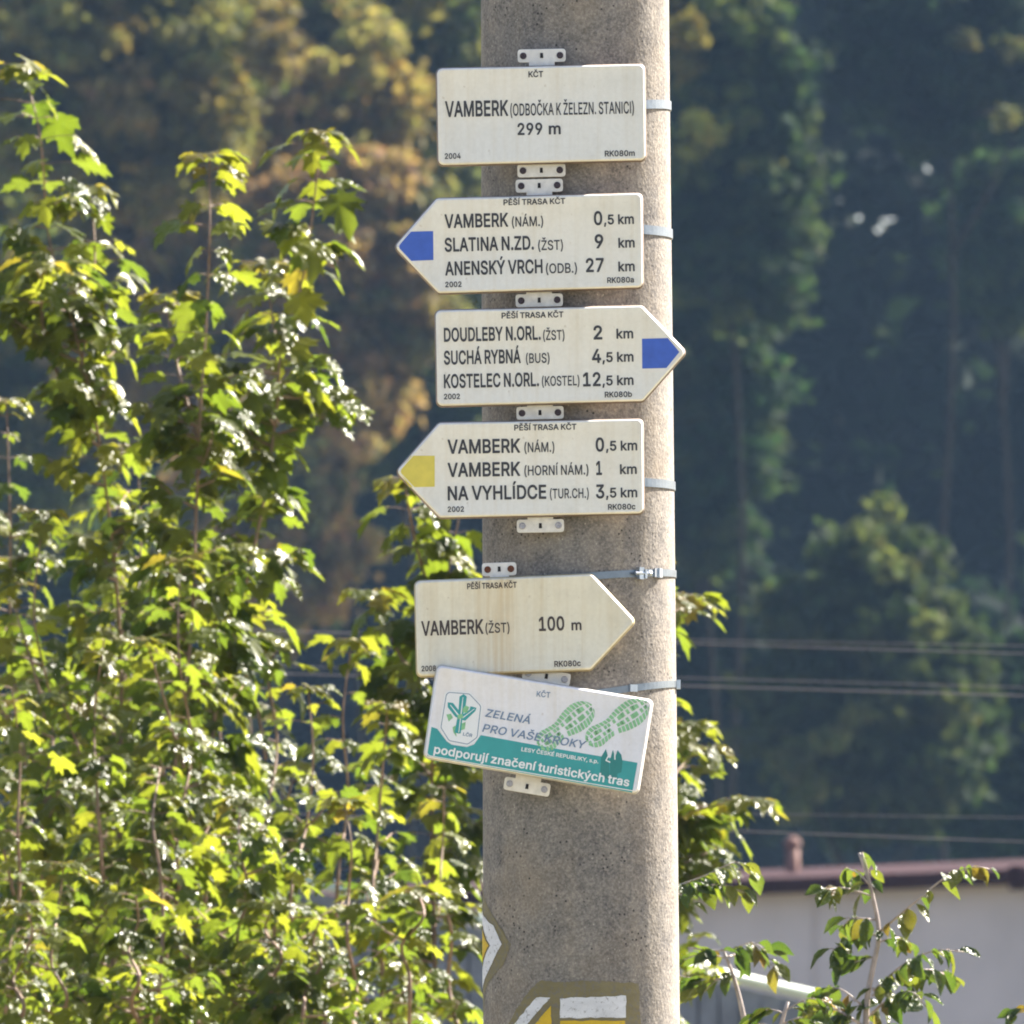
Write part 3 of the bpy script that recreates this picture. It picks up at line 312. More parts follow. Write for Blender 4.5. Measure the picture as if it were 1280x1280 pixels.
FONT_B='''A 189 5,-8,-1,-4,-2,3,72,203,78,208,112,207,117,203,190,3,189,-4,182,-8,155,-8,150,-6,129,47,60,47,40,-6,34,-8|73,87,115,87,94,149
B 179 22,-8,17,-5,15,0,16,204,23,208,99,208,119,206,133,200,145,193,154,183,160,171,164,158,165,143,162,128,155,115,145,105,160,92,170,72,172,48,170,35,166,24,160,15,150,6,136,-2,124,-6,101,-8|58,31,103,31,120,35,127,40,131,48,131,57,129,66,120,76,108,81,58,82|57,121,97,121,111,125,119,131,123,138,124,149,121,158,115,165,105,168,58,169
C 201 99,-11,79,-8,59,0,44,11,29,26,18,46,12,64,8,84,8,111,12,136,18,154,27,170,40,186,55,197,74,206,92,210,111,211,127,209,142,204,155,198,168,188,179,176,187,162,192,147,194,134,191,130,187,129,157,129,153,132,149,146,142,156,132,164,120,169,98,170,79,164,69,157,61,147,54,134,51,122,49,104,50,85,53,69,59,56,68,45,79,36,93,31,108,29,124,33,138,40,146,49,153,67,158,71,188,71,193,68,194,62,190,46,184,32,174,19,162,7,149,-1,132,-8,116,-11
D 197 22,-8,17,-5,15,0,16,204,23,208,99,208,122,204,143,195,160,183,171,169,182,149,187,130,190,106,189,79,183,56,174,35,163,21,150,10,138,3,121,-4,91,-8|58,31,92,31,113,35,130,46,141,62,148,89,148,108,146,124,141,138,135,149,126,158,116,164,94,169,57,168
E 165 22,-8,17,-5,15,0,16,204,24,208,150,207,155,201,155,178,153,173,150,170,57,168,58,121,140,121,147,117,148,109,148,88,146,84,142,82,58,82,57,32,150,30,154,28,156,23,155,-4,148,-8
H 203 22,-8,17,-5,15,0,15,200,17,205,23,208,50,208,57,203,58,122,145,122,147,203,150,207,154,208,180,208,185,207,188,200,188,0,186,-5,180,-8,154,-8,150,-7,146,-3,146,83,58,83,57,-3,50,-8
I 118 11,-8,6,-6,4,-2,5,27,11,31,38,32,38,168,12,169,6,172,4,177,5,203,12,208,109,208,114,201,114,177,113,173,107,169,80,168,80,32,107,31,112,28,114,23,114,-3,111,-7,107,-8
K 183 22,-8,17,-5,15,0,15,200,17,205,23,208,50,208,57,203,58,120,138,207,143,208,176,208,181,207,185,201,183,195,106,113,184,4,185,-1,183,-5,176,-8,145,-8,141,-7,77,83,57,62,56,-4,50,-8
L 154 22,-8,17,-6,15,-1,15,201,18,206,22,208,50,208,55,205,57,200,58,31,145,30,149,28,150,23,150,-2,147,-7,142,-8
M 247 22,-8,17,-5,15,0,15,200,18,206,23,208,60,208,66,205,124,57,180,205,187,208,224,208,229,206,232,199,232,0,229,-6,224,-8,198,-8,193,-7,190,-2,190,118,142,-3,139,-7,135,-8,111,-8,105,-5,57,117,56,-2,50,-8
N 206 22,-8,17,-5,15,0,15,200,17,205,24,208,54,208,60,206,148,67,149,203,151,206,155,208,183,208,187,207,191,200,191,0,189,-5,182,-8,151,-8,146,-6,57,134,57,-2,55,-6,50,-8
O 210 99,-11,79,-8,59,0,44,11,30,26,18,45,12,64,8,84,8,110,10,131,16,150,27,170,38,184,54,197,70,205,88,210,109,211,128,209,148,202,166,189,180,174,192,154,198,136,201,116,202,89,198,64,192,46,183,29,169,14,155,2,136,-6,119,-10|96,30,108,29,119,31,139,41,146,49,153,60,160,85,159,118,152,142,144,153,135,162,124,167,113,170,90,169,79,164,71,158,57,140,50,115,50,82,58,57,66,47,74,39,84,34
P 175 22,-8,17,-5,15,0,16,204,23,208,97,208,119,205,135,199,145,192,154,183,161,173,166,158,169,143,169,128,166,114,161,100,145,81,125,70,101,65,58,64,56,-4,50,-8|57,104,100,104,110,107,118,112,124,121,127,134,126,148,120,159,112,165,102,168,58,169
R 177 22,-8,17,-5,15,0,16,204,23,208,97,208,119,206,135,199,150,188,161,174,167,158,169,138,167,119,161,103,150,88,135,78,176,3,176,-4,169,-8,135,-7,131,-4,92,69,58,69,57,-3,50,-8|57,109,99,109,110,111,118,115,124,123,127,134,126,148,122,158,114,165,103,168,58,169
S 176 80,-12,50,-5,38,1,26,10,17,21,11,33,7,50,8,58,14,62,44,61,49,58,53,43,59,36,73,30,90,28,108,31,120,38,127,49,126,62,121,68,113,73,58,90,33,103,23,113,16,125,13,138,12,153,15,165,21,178,29,188,40,198,53,204,66,209,83,211,99,211,114,208,128,203,139,197,149,188,157,178,163,166,166,152,165,144,159,140,130,141,125,144,122,157,114,165,103,170,87,172,72,169,60,163,54,153,55,141,60,135,69,129,125,112,149,98,158,88,165,76,168,63,169,48,166,34,160,23,152,11,142,3,128,-5,114,-9
T 176 74,-8,70,-6,67,-1,67,168,8,170,4,177,5,203,8,207,13,208,167,208,171,204,172,200,172,177,168,171,164,169,109,168,109,-2,107,-6,103,-8
U 203 95,-11,70,-7,48,4,32,19,20,39,15,64,16,203,19,207,24,208,50,208,56,204,57,69,59,58,65,45,75,36,88,30,104,29,119,31,130,37,139,46,145,59,147,204,154,208,183,208,187,204,188,200,188,69,187,53,182,37,169,16,159,6,147,-1,122,-10
V 189 78,-8,72,-3,-1,197,-1,203,2,207,7,208,34,208,40,204,95,50,148,204,154,208,186,208,190,203,190,198,117,-4,110,-8
W 270 59,-8,55,-6,53,-2,-2,198,1,206,6,208,33,208,40,204,76,65,113,204,120,208,150,208,154,207,157,202,193,65,230,204,237,208,264,208,269,206,271,198,215,-6,209,-8,179,-8,172,-4,135,131,98,-4,92,-8
Y 186 78,-8,74,-6,72,-1,72,79,-1,196,-1,203,6,208,37,208,42,206,93,123,144,206,149,208,182,208,187,203,186,196,114,79,113,-4,107,-8
Z 172 15,-8,10,-6,8,-2,9,22,109,169,14,170,9,172,7,177,9,204,16,208,156,208,161,207,164,201,163,178,63,31,160,30,165,23,165,-1,164,-5,157,-8
Č 201 99,-11,79,-8,59,0,44,11,29,26,18,46,12,64,8,84,8,111,12,136,18,154,27,170,40,186,55,197,74,206,92,210,111,211,127,209,142,204,155,198,168,188,179,176,187,162,192,147,194,134,191,130,187,129,157,129,153,132,149,146,142,156,132,164,120,169,98,170,79,164,69,157,61,147,54,134,51,122,49,104,50,85,53,69,59,56,68,45,79,36,93,31,108,29,124,33,138,40,146,49,153,67,158,71,188,71,193,68,194,62,190,46,184,32,174,19,162,7,149,-1,132,-8,116,-11|91,214,87,217,55,253,53,260,57,266,62,267,89,267,104,249,121,267,149,267,154,264,156,259,155,253,121,215,117,214
Ě 165 22,-8,17,-5,15,0,16,204,24,208,150,207,155,201,155,178,153,173,150,170,57,168,58,121,140,121,147,117,148,109,148,88,146,84,142,82,58,82,57,32,150,30,154,28,156,23,155,-4,148,-8|71,214,36,253,34,260,37,265,42,267,69,267,85,249,102,267,130,267,135,264,137,258,135,253,102,215,97,214
Š 176 80,-12,50,-5,38,1,26,10,17,21,11,33,7,50,8,58,14,62,44,61,49,58,53,43,59,36,73,30,90,28,108,31,120,38,127,49,126,62,121,68,113,73,58,90,33,103,23,113,16,125,13,138,12,153,15,165,21,178,29,188,40,198,53,204,66,209,83,211,99,211,114,208,128,203,139,197,149,188,157,178,163,166,166,152,165,144,159,140,130,141,125,144,122,157,114,165,103,170,87,172,72,169,60,163,54,153,55,141,60,135,69,129,125,112,149,98,158,88,165,76,168,63,169,48,166,34,160,23,152,11,142,3,128,-5,114,-9|74,214,37,253,36,260,39,266,44,267,71,267,88,249,100,264,104,267,131,267,137,264,139,259,138,253,104,216,99,214
Ž 172 15,-8,10,-6,8,-2,9,22,109,169,14,170,9,172,7,177,9,204,16,208,156,208,161,207,164,201,163,178,63,31,160,30,165,23,165,-1,164,-5,157,-8|72,214,36,253,35,260,38,265,43,267,69,267,86,249,103,267,130,267,136,264,138,258,136,253,103,215,98,214
Á 189 5,-8,-1,-4,-2,3,72,203,78,208,112,207,117,203,190,3,189,-4,182,-8,155,-8,150,-6,129,47,60,47,40,-6,34,-8|73,87,115,87,94,149|81,212,76,216,76,222,97,265,102,267,130,267,135,265,138,260,137,255,109,213,104,211
Í 118 11,-8,6,-6,4,-2,5,27,11,31,38,32,38,168,12,169,6,172,4,177,5,203,12,208,109,208,114,201,114,177,113,173,107,169,80,168,80,32,107,31,112,28,114,23,114,-3,111,-7,107,-8|46,212,41,216,41,222,62,265,67,267,95,267,100,265,103,260,102,255,74,213,69,211
Ý 186 78,-8,74,-6,72,-1,72,79,-1,196,-1,203,6,208,37,208,42,206,93,123,144,206,149,208,182,208,187,203,186,196,114,79,113,-4,107,-8|79,212,74,216,74,222,95,265,100,267,127,267,134,264,136,260,135,255,108,213,102,211
a 153 57,-12,43,-9,31,-5,21,2,13,11,7,22,4,34,4,48,6,60,16,76,33,86,53,92,99,99,98,111,95,116,88,120,68,121,55,115,45,102,39,99,12,107,8,111,8,117,20,138,30,146,41,152,55,157,70,159,97,157,111,152,124,143,133,132,139,118,141,102,140,-2,138,-6,134,-8,109,-8,103,-7,100,-1,80,-10|60,27,78,27,91,34,99,47,100,62,62,56,48,50,45,44,46,35,51,30
b 167 84,-11,68,-8,53,2,51,-5,45,-8,19,-8,15,-6,13,-2,12,200,14,205,18,208,46,208,52,204,53,147,66,155,80,159,100,159,116,155,130,147,142,136,151,122,157,108,161,86,161,62,157,39,148,21,136,6,122,-4,104,-10|83,27,98,29,109,36,117,49,120,68,119,89,113,106,103,117,90,121,76,120,65,113,57,100,53,82,54,60,60,43,70,31
c 156 75,-11,60,-9,44,-2,33,6,22,17,13,33,8,47,5,65,5,82,7,98,13,114,20,128,31,140,44,150,57,156,71,159,88,159,111,154,130,143,144,125,150,111,150,106,145,101,118,95,112,98,104,112,95,119,79,121,64,117,54,105,47,86,47,63,53,44,64,31,79,27,91,28,101,32,108,40,113,51,118,54,146,48,150,44,151,39,141,17,124,0,101,-9
d 167 71,-11,54,-8,37,1,24,13,14,29,8,47,5,70,6,94,11,112,19,127,27,139,39,149,54,156,70,159,87,159,100,155,114,147,115,204,121,208,149,208,153,205,155,200,154,-3,148,-8,122,-8,116,-5,114,2,95,-9|77,27,92,29,103,36,110,49,114,67,113,89,108,105,98,116,84,121,69,119,58,112,50,99,47,81,47,60,53,43,64,31
e 159 77,-11,61,-9,48,-4,34,5,23,15,14,29,9,44,6,61,5,81,8,99,13,114,19,127,30,139,41,149,55,155,69,159,85,159,101,157,116,151,128,143,138,132,146,119,152,103,154,66,152,61,147,58,47,58,50,47,57,37,65,31,75,27,89,27,100,30,108,36,114,47,119,50,146,44,151,39,152,34,145,19,138,9,128,1,104,-9|48,95,111,96,107,107,100,115,91,120,80,121,69,119,60,114,52,106
h 161 19,-8,14,-6,12,-1,12,201,15,206,19,208,46,208,51,206,53,201,53,148,65,155,77,158,89,160,103,158,116,154,127,148,135,139,142,129,146,117,149,101,149,-1,147,-6,141,-8,115,-8,109,-4,107,102,104,110,98,117,90,120,80,121,71,119,63,115,58,108,54,99,52,-3,46,-8
i 66 19,-8,14,-6,12,-1,12,150,15,155,19,157,46,157,51,154,53,149,53,-2,51,-6,46,-8|29,166,20,169,12,176,8,185,8,194,12,203,19,210,28,214,38,214,47,210,54,203,58,195,58,185,54,177,47,170,39,166
j 66 -5,-64,-10,-62,-12,-58,-12,-31,-6,-26,8,-24,12,-14,12,151,15,155,19,157,46,157,51,154,53,149,53,-14,51,-28,44,-45,32,-57,16,-63|32,166,23,168,15,173,10,181,8,190,10,199,15,207,23,212,33,214,42,213,50,207,56,199,58,190,56,181,50,173,42,167
k 150 19,-8,14,-6,12,-1,12,201,15,206,19,208,46,208,51,206,53,201,53,101,108,156,143,157,149,153,150,148,148,143,90,84,153,5,155,-1,153,-6,148,-8,111,-7,59,57,53,51,53,0,52,-5,46,-8
l 74 49,-9,37,-7,25,0,17,11,13,24,12,200,14,205,19,208,47,208,51,206,53,201,53,33,55,29,68,30,73,27,79,1,78,-4,73,-7
m 240 19,-8,14,-5,12,0,12,149,16,156,20,158,46,157,51,154,53,148,73,158,95,160,112,153,126,140,136,149,148,156,163,160,177,160,199,154,208,148,216,139,224,123,227,106,227,0,224,-7,219,-8,194,-8,190,-7,187,-3,186,106,184,113,180,117,173,120,164,122,156,120,149,117,144,111,141,103,139,-4,133,-8,108,-8,102,-7,99,0,99,107,97,113,92,118,78,122,70,120,63,116,57,109,54,102,52,-3,46,-8
n 161 19,-8,14,-6,12,-1,14,153,20,158,45,157,50,154,53,147,71,157,93,159,110,157,124,150,133,143,140,133,148,110,149,0,147,-5,142,-8,116,-8,109,-4,107,102,104,110,98,116,91,120,82,121,72,119,64,115,58,108,54,99,52,-4,46,-8
o 163 75,-11,60,-9,44,-2,33,6,22,17,13,33,8,47,5,65,5,82,7,98,13,114,20,128,31,140,44,150,57,156,71,159,89,159,104,157,119,151,130,142,141,130,149,118,155,101,158,85,158,65,155,47,150,33,142,18,133,8,119,-2,106,-8,92,-11|77,27,93,28,104,35,112,47,117,65,116,86,110,104,100,116,86,121,70,120,59,113,51,100,47,82,47,61,53,44,64,32
p 167 19,-64,14,-61,12,-56,13,152,19,157,45,157,51,154,53,146,69,156,90,160,107,158,119,153,133,145,143,135,152,122,158,105,161,87,162,66,159,47,153,30,146,17,136,6,125,-3,110,-9,94,-12,78,-11,66,-7,53,1,52,-60,46,-64|80,27,95,28,107,34,115,46,120,63,120,86,115,103,105,116,92,121,77,120,66,114,58,102,53,86,53,64,58,46,67,33
r 102 19,-8,14,-6,12,-1,13,153,19,157,44,158,50,155,53,149,62,155,73,159,99,159,104,152,104,126,103,122,97,118,80,120,68,117,60,111,54,102,52,-4,46,-8
s 143 65,-11,41,-6,23,4,10,22,6,35,7,41,12,45,39,50,44,47,48,36,53,31,62,27,73,26,84,28,92,32,97,38,96,44,88,51,47,62,27,72,19,80,13,90,10,101,10,113,13,124,17,133,33,149,57,158,84,159,103,154,120,143,133,124,136,115,134,109,130,106,103,101,99,104,94,113,88,119,81,122,72,122,62,121,55,117,52,112,52,105,61,98,102,87,122,77,130,69,135,59,138,48,138,36,136,25,131,16,125,8,115,0,92,-9
t 89 61,-10,49,-8,38,-3,28,4,22,14,17,34,17,119,0,121,-6,127,-5,153,1,157,17,158,17,187,19,191,24,194,50,194,54,192,58,186,58,158,82,157,86,155,88,150,88,128,86,123,81,120,58,119,58,38,59,31,61,29,80,29,85,27,92,-1,90,-5,85,-8
u 161 66,-10,48,-6,35,1,24,12,16,27,12,51,13,152,16,156,21,158,46,157,52,153,54,47,57,39,63,33,71,29,80,28,89,30,98,34,103,41,107,50,109,153,116,158,144,157,148,154,149,149,148,-4,142,-8,116,-8,111,-5,108,2,89,-8
z 150 15,-8,11,-6,8,-2,9,22,83,118,15,120,10,126,10,149,12,154,19,158,131,158,136,156,139,150,138,126,66,31,137,30,140,27,142,23,142,-1,140,-5,133,-8
č 156 75,-11,60,-9,44,-2,33,6,22,17,13,33,8,47,5,65,5,82,7,98,13,114,20,128,31,140,44,150,57,156,71,159,88,159,111,154,130,143,144,125,150,111,150,106,145,101,118,95,112,98,104,112,95,119,79,121,64,117,54,105,47,86,47,63,53,44,64,31,79,27,91,28,101,32,108,40,113,51,118,54,146,48,150,44,151,39,141,17,124,0,101,-9|69,163,64,165,32,202,30,209,33,214,38,216,65,216,81,198,98,216,125,216,131,213,133,208,131,202,98,164,94,163
í 66 19,-8,14,-6,12,-1,12,150,15,155,19,157,46,157,51,155,53,149,53,-2,51,-6,47,-8|19,161,15,165,14,171,36,214,41,216,68,216,74,214,76,209,75,204,48,163,43,160
ý 153 30,-65,16,-63,11,-58,10,-53,16,-31,22,-26,37,-27,44,-25,49,-17,55,0,-1,146,-1,153,3,156,7,158,34,158,40,154,76,54,113,154,120,158,150,156,154,152,154,146,83,-36,73,-50,62,-59,47,-64|64,160,59,164,58,171,79,214,83,216,89,216,112,216,118,214,120,209,119,204,91,162,86,160
0 178 83,-11,66,-8,52,-2,38,10,28,23,19,42,14,60,11,84,11,111,13,136,18,154,26,173,35,187,46,197,61,206,77,210,93,211,109,209,126,202,138,192,150,177,159,158,164,140,167,116,167,89,165,64,160,46,152,27,143,13,132,2,116,-6,101,-10|84,28,101,30,113,41,123,62,126,88,125,122,119,149,107,166,100,170,91,172,76,169,64,157,56,138,52,112,53,77,58,53,69,36,76,31
1 178 29,-8,24,-6,22,-1,22,23,24,28,29,30,75,30,75,158,74,160,38,133,32,132,28,135,26,139,26,171,74,208,111,208,115,205,117,200,117,30,154,30,159,28,162,22,161,-3,159,-7,154,-8
2 178 24,-8,19,-6,17,-2,18,23,104,116,114,132,118,146,115,158,108,167,97,171,83,172,72,169,64,162,60,153,58,139,54,135,24,134,19,138,17,143,19,158,24,173,31,185,40,194,52,202,64,207,79,211,92,211,107,209,119,205,139,192,152,174,158,153,156,130,150,113,137,94,79,31,156,30,161,23,161,-3,158,-7,154,-8
3 178 79,-11,52,-5,39,1,29,9,15,27,11,39,9,52,11,57,16,60,46,60,50,56,53,44,59,37,67,31,79,28,101,30,109,34,116,40,120,49,121,60,118,71,112,79,104,84,94,88,59,89,53,96,54,122,96,169,24,170,19,177,19,202,22,207,27,208,149,208,155,202,154,177,106,122,119,118,133,112,145,102,153,92,159,78,162,66,163,51,160,36,149,16,131,0,107,-9
4 178 109,-8,105,-6,102,-2,102,33,13,33,9,36,7,40,7,63,90,205,97,208,122,208,129,204,130,196,57,73,102,73,102,125,104,129,110,133,137,133,141,130,143,126,143,73,163,72,169,69,171,64,171,41,169,36,165,33,143,33,143,-1,140,-7,135,-8
5 178 81,-11,68,-9,54,-5,43,2,33,10,24,21,19,32,16,45,16,55,23,60,51,59,56,55,60,42,67,34,79,29,94,29,107,34,116,45,120,58,119,74,116,83,110,91,102,97,94,100,73,99,51,88,24,91,19,95,18,100,30,202,33,207,37,208,146,208,151,205,152,200,152,177,148,170,67,169,63,134,80,139,97,139,114,136,129,129,141,118,151,105,158,89,162,72,162,54,158,37,151,23,141,11,129,1,114,-7,98,-10
6 178 83,-11,69,-9,54,-3,41,6,31,17,23,31,18,47,17,63,18,80,25,100,35,120,93,205,98,208,128,208,134,203,134,196,90,132,108,130,123,126,136,118,146,108,154,96,159,81,161,62,160,45,150,21,143,12,132,2,120,-5,108,-9|88,27,100,29,110,36,117,47,120,60,119,74,113,85,103,93,90,96,78,94,67,87,60,77,58,64,59,50,65,38,75,30
7 178 36,-8,31,-4,30,3,114,169,21,170,16,177,17,204,25,208,158,207,162,201,161,173,72,-4,65,-8
8 178 82,-11,68,-9,53,-5,41,2,30,11,21,22,16,32,13,44,12,57,15,72,20,84,28,95,40,105,27,121,20,137,20,158,26,177,37,192,54,203,73,210,95,211,113,208,130,200,144,188,153,174,158,156,157,137,151,121,138,105,150,95,160,81,165,66,166,50,164,36,159,25,152,14,141,5,128,-3,116,-8,100,-11|80,28,93,28,105,30,114,34,121,42,124,52,123,62,118,72,110,79,96,84,79,83,66,78,57,68,54,55,57,42,66,33|84,122,95,123,104,126,111,131,116,138,117,148,115,158,110,166,101,170,89,172,76,170,67,165,62,157,61,144,65,133,73,126
9 178 50,-8,44,-4,44,3,88,68,69,70,55,74,42,82,30,94,23,107,18,123,17,142,19,158,24,173,31,183,40,193,52,202,63,207,78,210,93,211,108,209,121,204,134,196,144,186,152,174,158,160,161,146,161,131,158,114,152,97,141,77,85,-6,79,-8|85,104,98,105,108,111,116,120,120,133,119,148,114,159,105,168,93,172,80,171,70,166,62,156,58,143,59,128,64,117,73,108
( 107 68,-46,63,-43,51,-22,34,24,27,66,28,104,32,132,39,162,49,191,60,213,64,218,68,220,94,220,99,217,101,211,86,173,76,140,70,107,68,76,70,52,76,26,101,-38,99,-43,94,-46
) 107 13,-46,8,-43,6,-36,23,2,33,32,38,62,39,87,37,115,30,147,21,177,6,212,8,217,12,220,39,220,45,217,55,197,72,149,80,104,80,60,76,34,68,8,58,-18,45,-43,39,-46
. 74 35,-10,25,-7,17,0,12,9,11,19,15,29,21,37,30,42,40,42,50,39,58,33,63,23,64,13,60,3,54,-5,45,-9
, 74 13,-55,8,-52,6,-47,19,32,26,36,57,36,61,32,62,27,41,-51,35,-55'''
# ------------------------------------------------------------------ ground and hill
def ground_h(x, y):
    t = min(1, max(0, (y - 150) / 130)); t = t * t * (3 - 2 * t)
    q = min(1, max(0, (y - 320) / 90)); q = q * q * (3 - 2 * q)
    return 9.0 * t + 22.0 * q + .25 * math.sin(x * .05) * t
def build_ground():
    xs = [-600, -300, -150, -100, -70, -50, -35, -25, -15, -8, 0, 8, 15, 25, 35, 50, 70, 100, 150, 300, 600]
    ys = [-600, -300, -100, -40, -10, 0, 10, 20, 30, 45, 70, 100, 130, 150, 165, 180, 195, 210, 225, 240, 260, 280, 320]
    v = [(x, y, ground_h(x, y)) for y in ys for x in xs]; n = len(xs)
    f = [(j * n + i, j * n + i + 1, (j + 1) * n + i + 1, (j + 1) * n + i) for j in range(len(ys) - 1) for i in range(n - 1)]
    m = mat('dry_grass_ground', (.2, .17, .1), .95, 0, .1); g = NG(m); c = g.coord()
    col = g.ramp(g.noise(c, .25, 6, .65), [(.35, (.07, .08, .03)), (.5, (.15, .13, .08)), (.65, (.24, .21, .16))])
    g.l(g.mix(.4, col, g.ramp(g.noise(c, 14, 5, .7), [(.3, (.07, .07, .03)), (.7, (.34, .3, .2))])), g.b.inputs['Base Color'])
    g.bump(g.noise(c, 9, 5, .7), .6, .05)
    o = link('ground', raw_mesh('ground', v, f, m, True)); tag(o, 'dry grass and pale gravel ground rising to the wooded hill', None, None, 'structure')
build_ground()
def build_hillside():
    xs = [-600, -300, -150, -80, -50, -35, -20, -10, 0, 10, 20, 35, 50, 80, 150, 300, 600]; ys = [320, 335, 345, 355, 365, 375, 385, 395, 410, 440, 600]
    v = [(x, y, ground_h(x, y)) for y in ys for x in xs]; n = len(xs)
    f = [(j * n + i, j * n + i + 1, (j + 1) * n + i + 1, (j + 1) * n + i) for j in range(len(ys) - 1) for i in range(n - 1)]
    o = link('wooded_hillside', raw_mesh('wooded_hillside', v, f, simple('forest_floor', (.022, .03, .014), .95, 0, .1, .5, .8, .5), True)); tag(o, 'steep dark hillside under the trees', None, None, 'structure')
build_hillside()

# ------------------------------------------------------------------ the concrete pole
YA = DIST + .14                                            # depth of the pole's axis
PT, PB = at(718.8, 0, YA), at(727.3, 1280, YA)
RT, RB = 117.6 / ppm(YA), 122.6 / ppm(YA)
def pole_c(z):
    t = (z - PB.z) / (PT.z - PB.z)
    return Vector((PB.x + (PT.x - PB.x) * t, YA, z)), RB + (RT - RB) * t
def build_pole():
    n, zs = 128, [-.3] + [i * .08 for i in range(0, 101)]
    v = []
    for z in zs:
        c, r = pole_c(z)
        for k in range(n):
            a = 2 * math.pi * k / n
            rr = r * (1 + .0022 * math.sin(3 * a + z * 2.1) + .0016 * math.sin(7 * a - z * 5.3))
            v.append((c.x + rr * math.sin(a), c.y - rr * math.cos(a), z))
    f = [(i * n + k, i * n + (k + 1) % n, (i + 1) * n + (k + 1) % n, (i + 1) * n + k) for i in range(len(zs) - 1) for k in range(n)]
    f += [tuple(range(n - 1, -1, -1)), tuple((len(zs) - 1) * n + k for k in range(n))]
    root = empty('concrete_pole', Vector((PB.x, YA, 0)))
    part('shaft', v, f, M['concrete'], root, True)
    tag(root, 'tall round weathered grey concrete pole carrying six trail signs', 'pole')
    return root
POLE = build_pole()
def pole_pt(s, ypx, lift):
    """unrolled position on the pole: s photo pixels round from its middle line, at photo row ypx"""
    z = at(726, ypx, DIST).z
    for _ in range(3):
        c, r = pole_c(z); a = s / ppm(YA) / r
        z = at(726, ypx, c.y - r * math.cos(a)).z
    c, r = pole_c(z); a = s / ppm(YA) / r
    return Vector((c.x + (r + lift) * math.sin(a), c.y - (r + lift) * math.cos(a), z))
def unroll(x, y):
    xc = 718.8 + (727.3 - 718.8) * y / 1280; rr = 117.6 + 5 * y / 1280
    return rr * math.asin(max(-1, min(1, (x - xc) / rr)))
def pole_paint(poly, mt, lift, jitter=.7, name='paint'):
    bm = bmesh.new()
    pts = []
    for i, (a, b) in enumerate(poly):                       # brush-painted edges: subdivide and wobble a little
        c, d = poly[(i + 1) % len(poly)]; L = math.hypot(c - a, d - b); k = max(1, int(L / 6))
        for j in range(k):
            t = j / k; q = jitter if j else 0
            pts.append((a + (c - a) * t + random.uniform(-q, q), b + (d - b) * t + random.uniform(-q, q)))
    vs = [bm.verts.new((a, 0, b)) for a, b in pts]; bm.faces.new(vs)
    lo, hi = min(p[0] for p in pts), max(p[0] for p in pts)
    u = math.ceil(lo / 6) * 6
    while u < hi:
        bmesh.ops.bisect_plane(bm, geom=bm.verts[:] + bm.edges[:] + bm.faces[:], plane_co=(u, 0, 0), plane_no=(1, 0, 0)); u += 6
    bmesh.ops.triangulate(bm, faces=bm.faces[:])
    bm.verts.index_update()
    v = [pole_pt(q.co.x, q.co.z, lift) for q in bm.verts]; f = [[w.index for w in fc.verts] for fc in bm.faces]
    bm.free()
    f2 = []
    for q in f:
        nrm = (v[q[1]] - v[q[0]]).cross(v[q[2]] - v[q[0]]); c = (v[q[0]] + v[q[1]] + v[q[2]]) / 3
        out = c - Vector((PB.x, YA, c.z)); f2.append(q if nrm.dot(out) > 0 else q[::-1])
    return part(name, v, f2, mt, POLE)
# trail blazes painted straight on the concrete
pole_paint([(-245, 1085), (-176, 1116), (-126, 1152), (-97, 1180), (-112, 1206), (-165, 1238), (-176, 1262), (-245, 1290)], M['paint_olive'], .0008, 1.2, 'painted_arrow_base')
pole_paint([(-240, 1106), (-176, 1143), (-133, 1157), (-114, 1180), (-138, 1205), (-170, 1228), (-240, 1262), (-240, 1238), (-176, 1205), (-143, 1182), (-176, 1158), (-240, 1130)], M['paint_white'], .0016, .8, 'painted_arrow_border')
pole_paint([(-240, 1138), (-176, 1166), (-148, 1182), (-176, 1198), (-240, 1230)], M['paint_yellow'], .0016, .8, 'painted_arrow_fill')
U = lambda L: [(unroll(x, y), y) for x, y in L]
pole_paint(U([(605, 1330), (636, 1280), (662, 1238), (677, 1225), (700, 1227), (740, 1226), (797, 1229), (800, 1280), (799, 1350), (677, 1352)]), M['paint_olive'], .0008, 1.2, 'painted_arrow_base')
pole_paint(U([(640, 1291), (644, 1280), (671, 1247), (688, 1247), (659, 1281), (653, 1291), (659, 1302), (688, 1336), (671, 1337)]), M['paint_white'], .0016, .8, 'painted_arrow_border')
pole_paint(U([(700, 1248), (781, 1244.5), (781, 1272), (700, 1272.5)]), M['paint_white'], .0016, .8, 'painted_arrow_border')
pole_paint(U([(700, 1309), (781, 1309), (781, 1336), (700, 1337)]), M['paint_white'], .0016, .8, 'painted_arrow_border')
pole_paint(U([(689, 1257), (690, 1326), (660, 1291)]), M['paint_yellow'], .0016, .8, 'painted_arrow_fill')
pole_paint(U([(700, 1276), (780, 1276), (780, 1305), (700, 1305)]), M['paint_yellow'], .0016, .8, 'painted_arrow_fill')

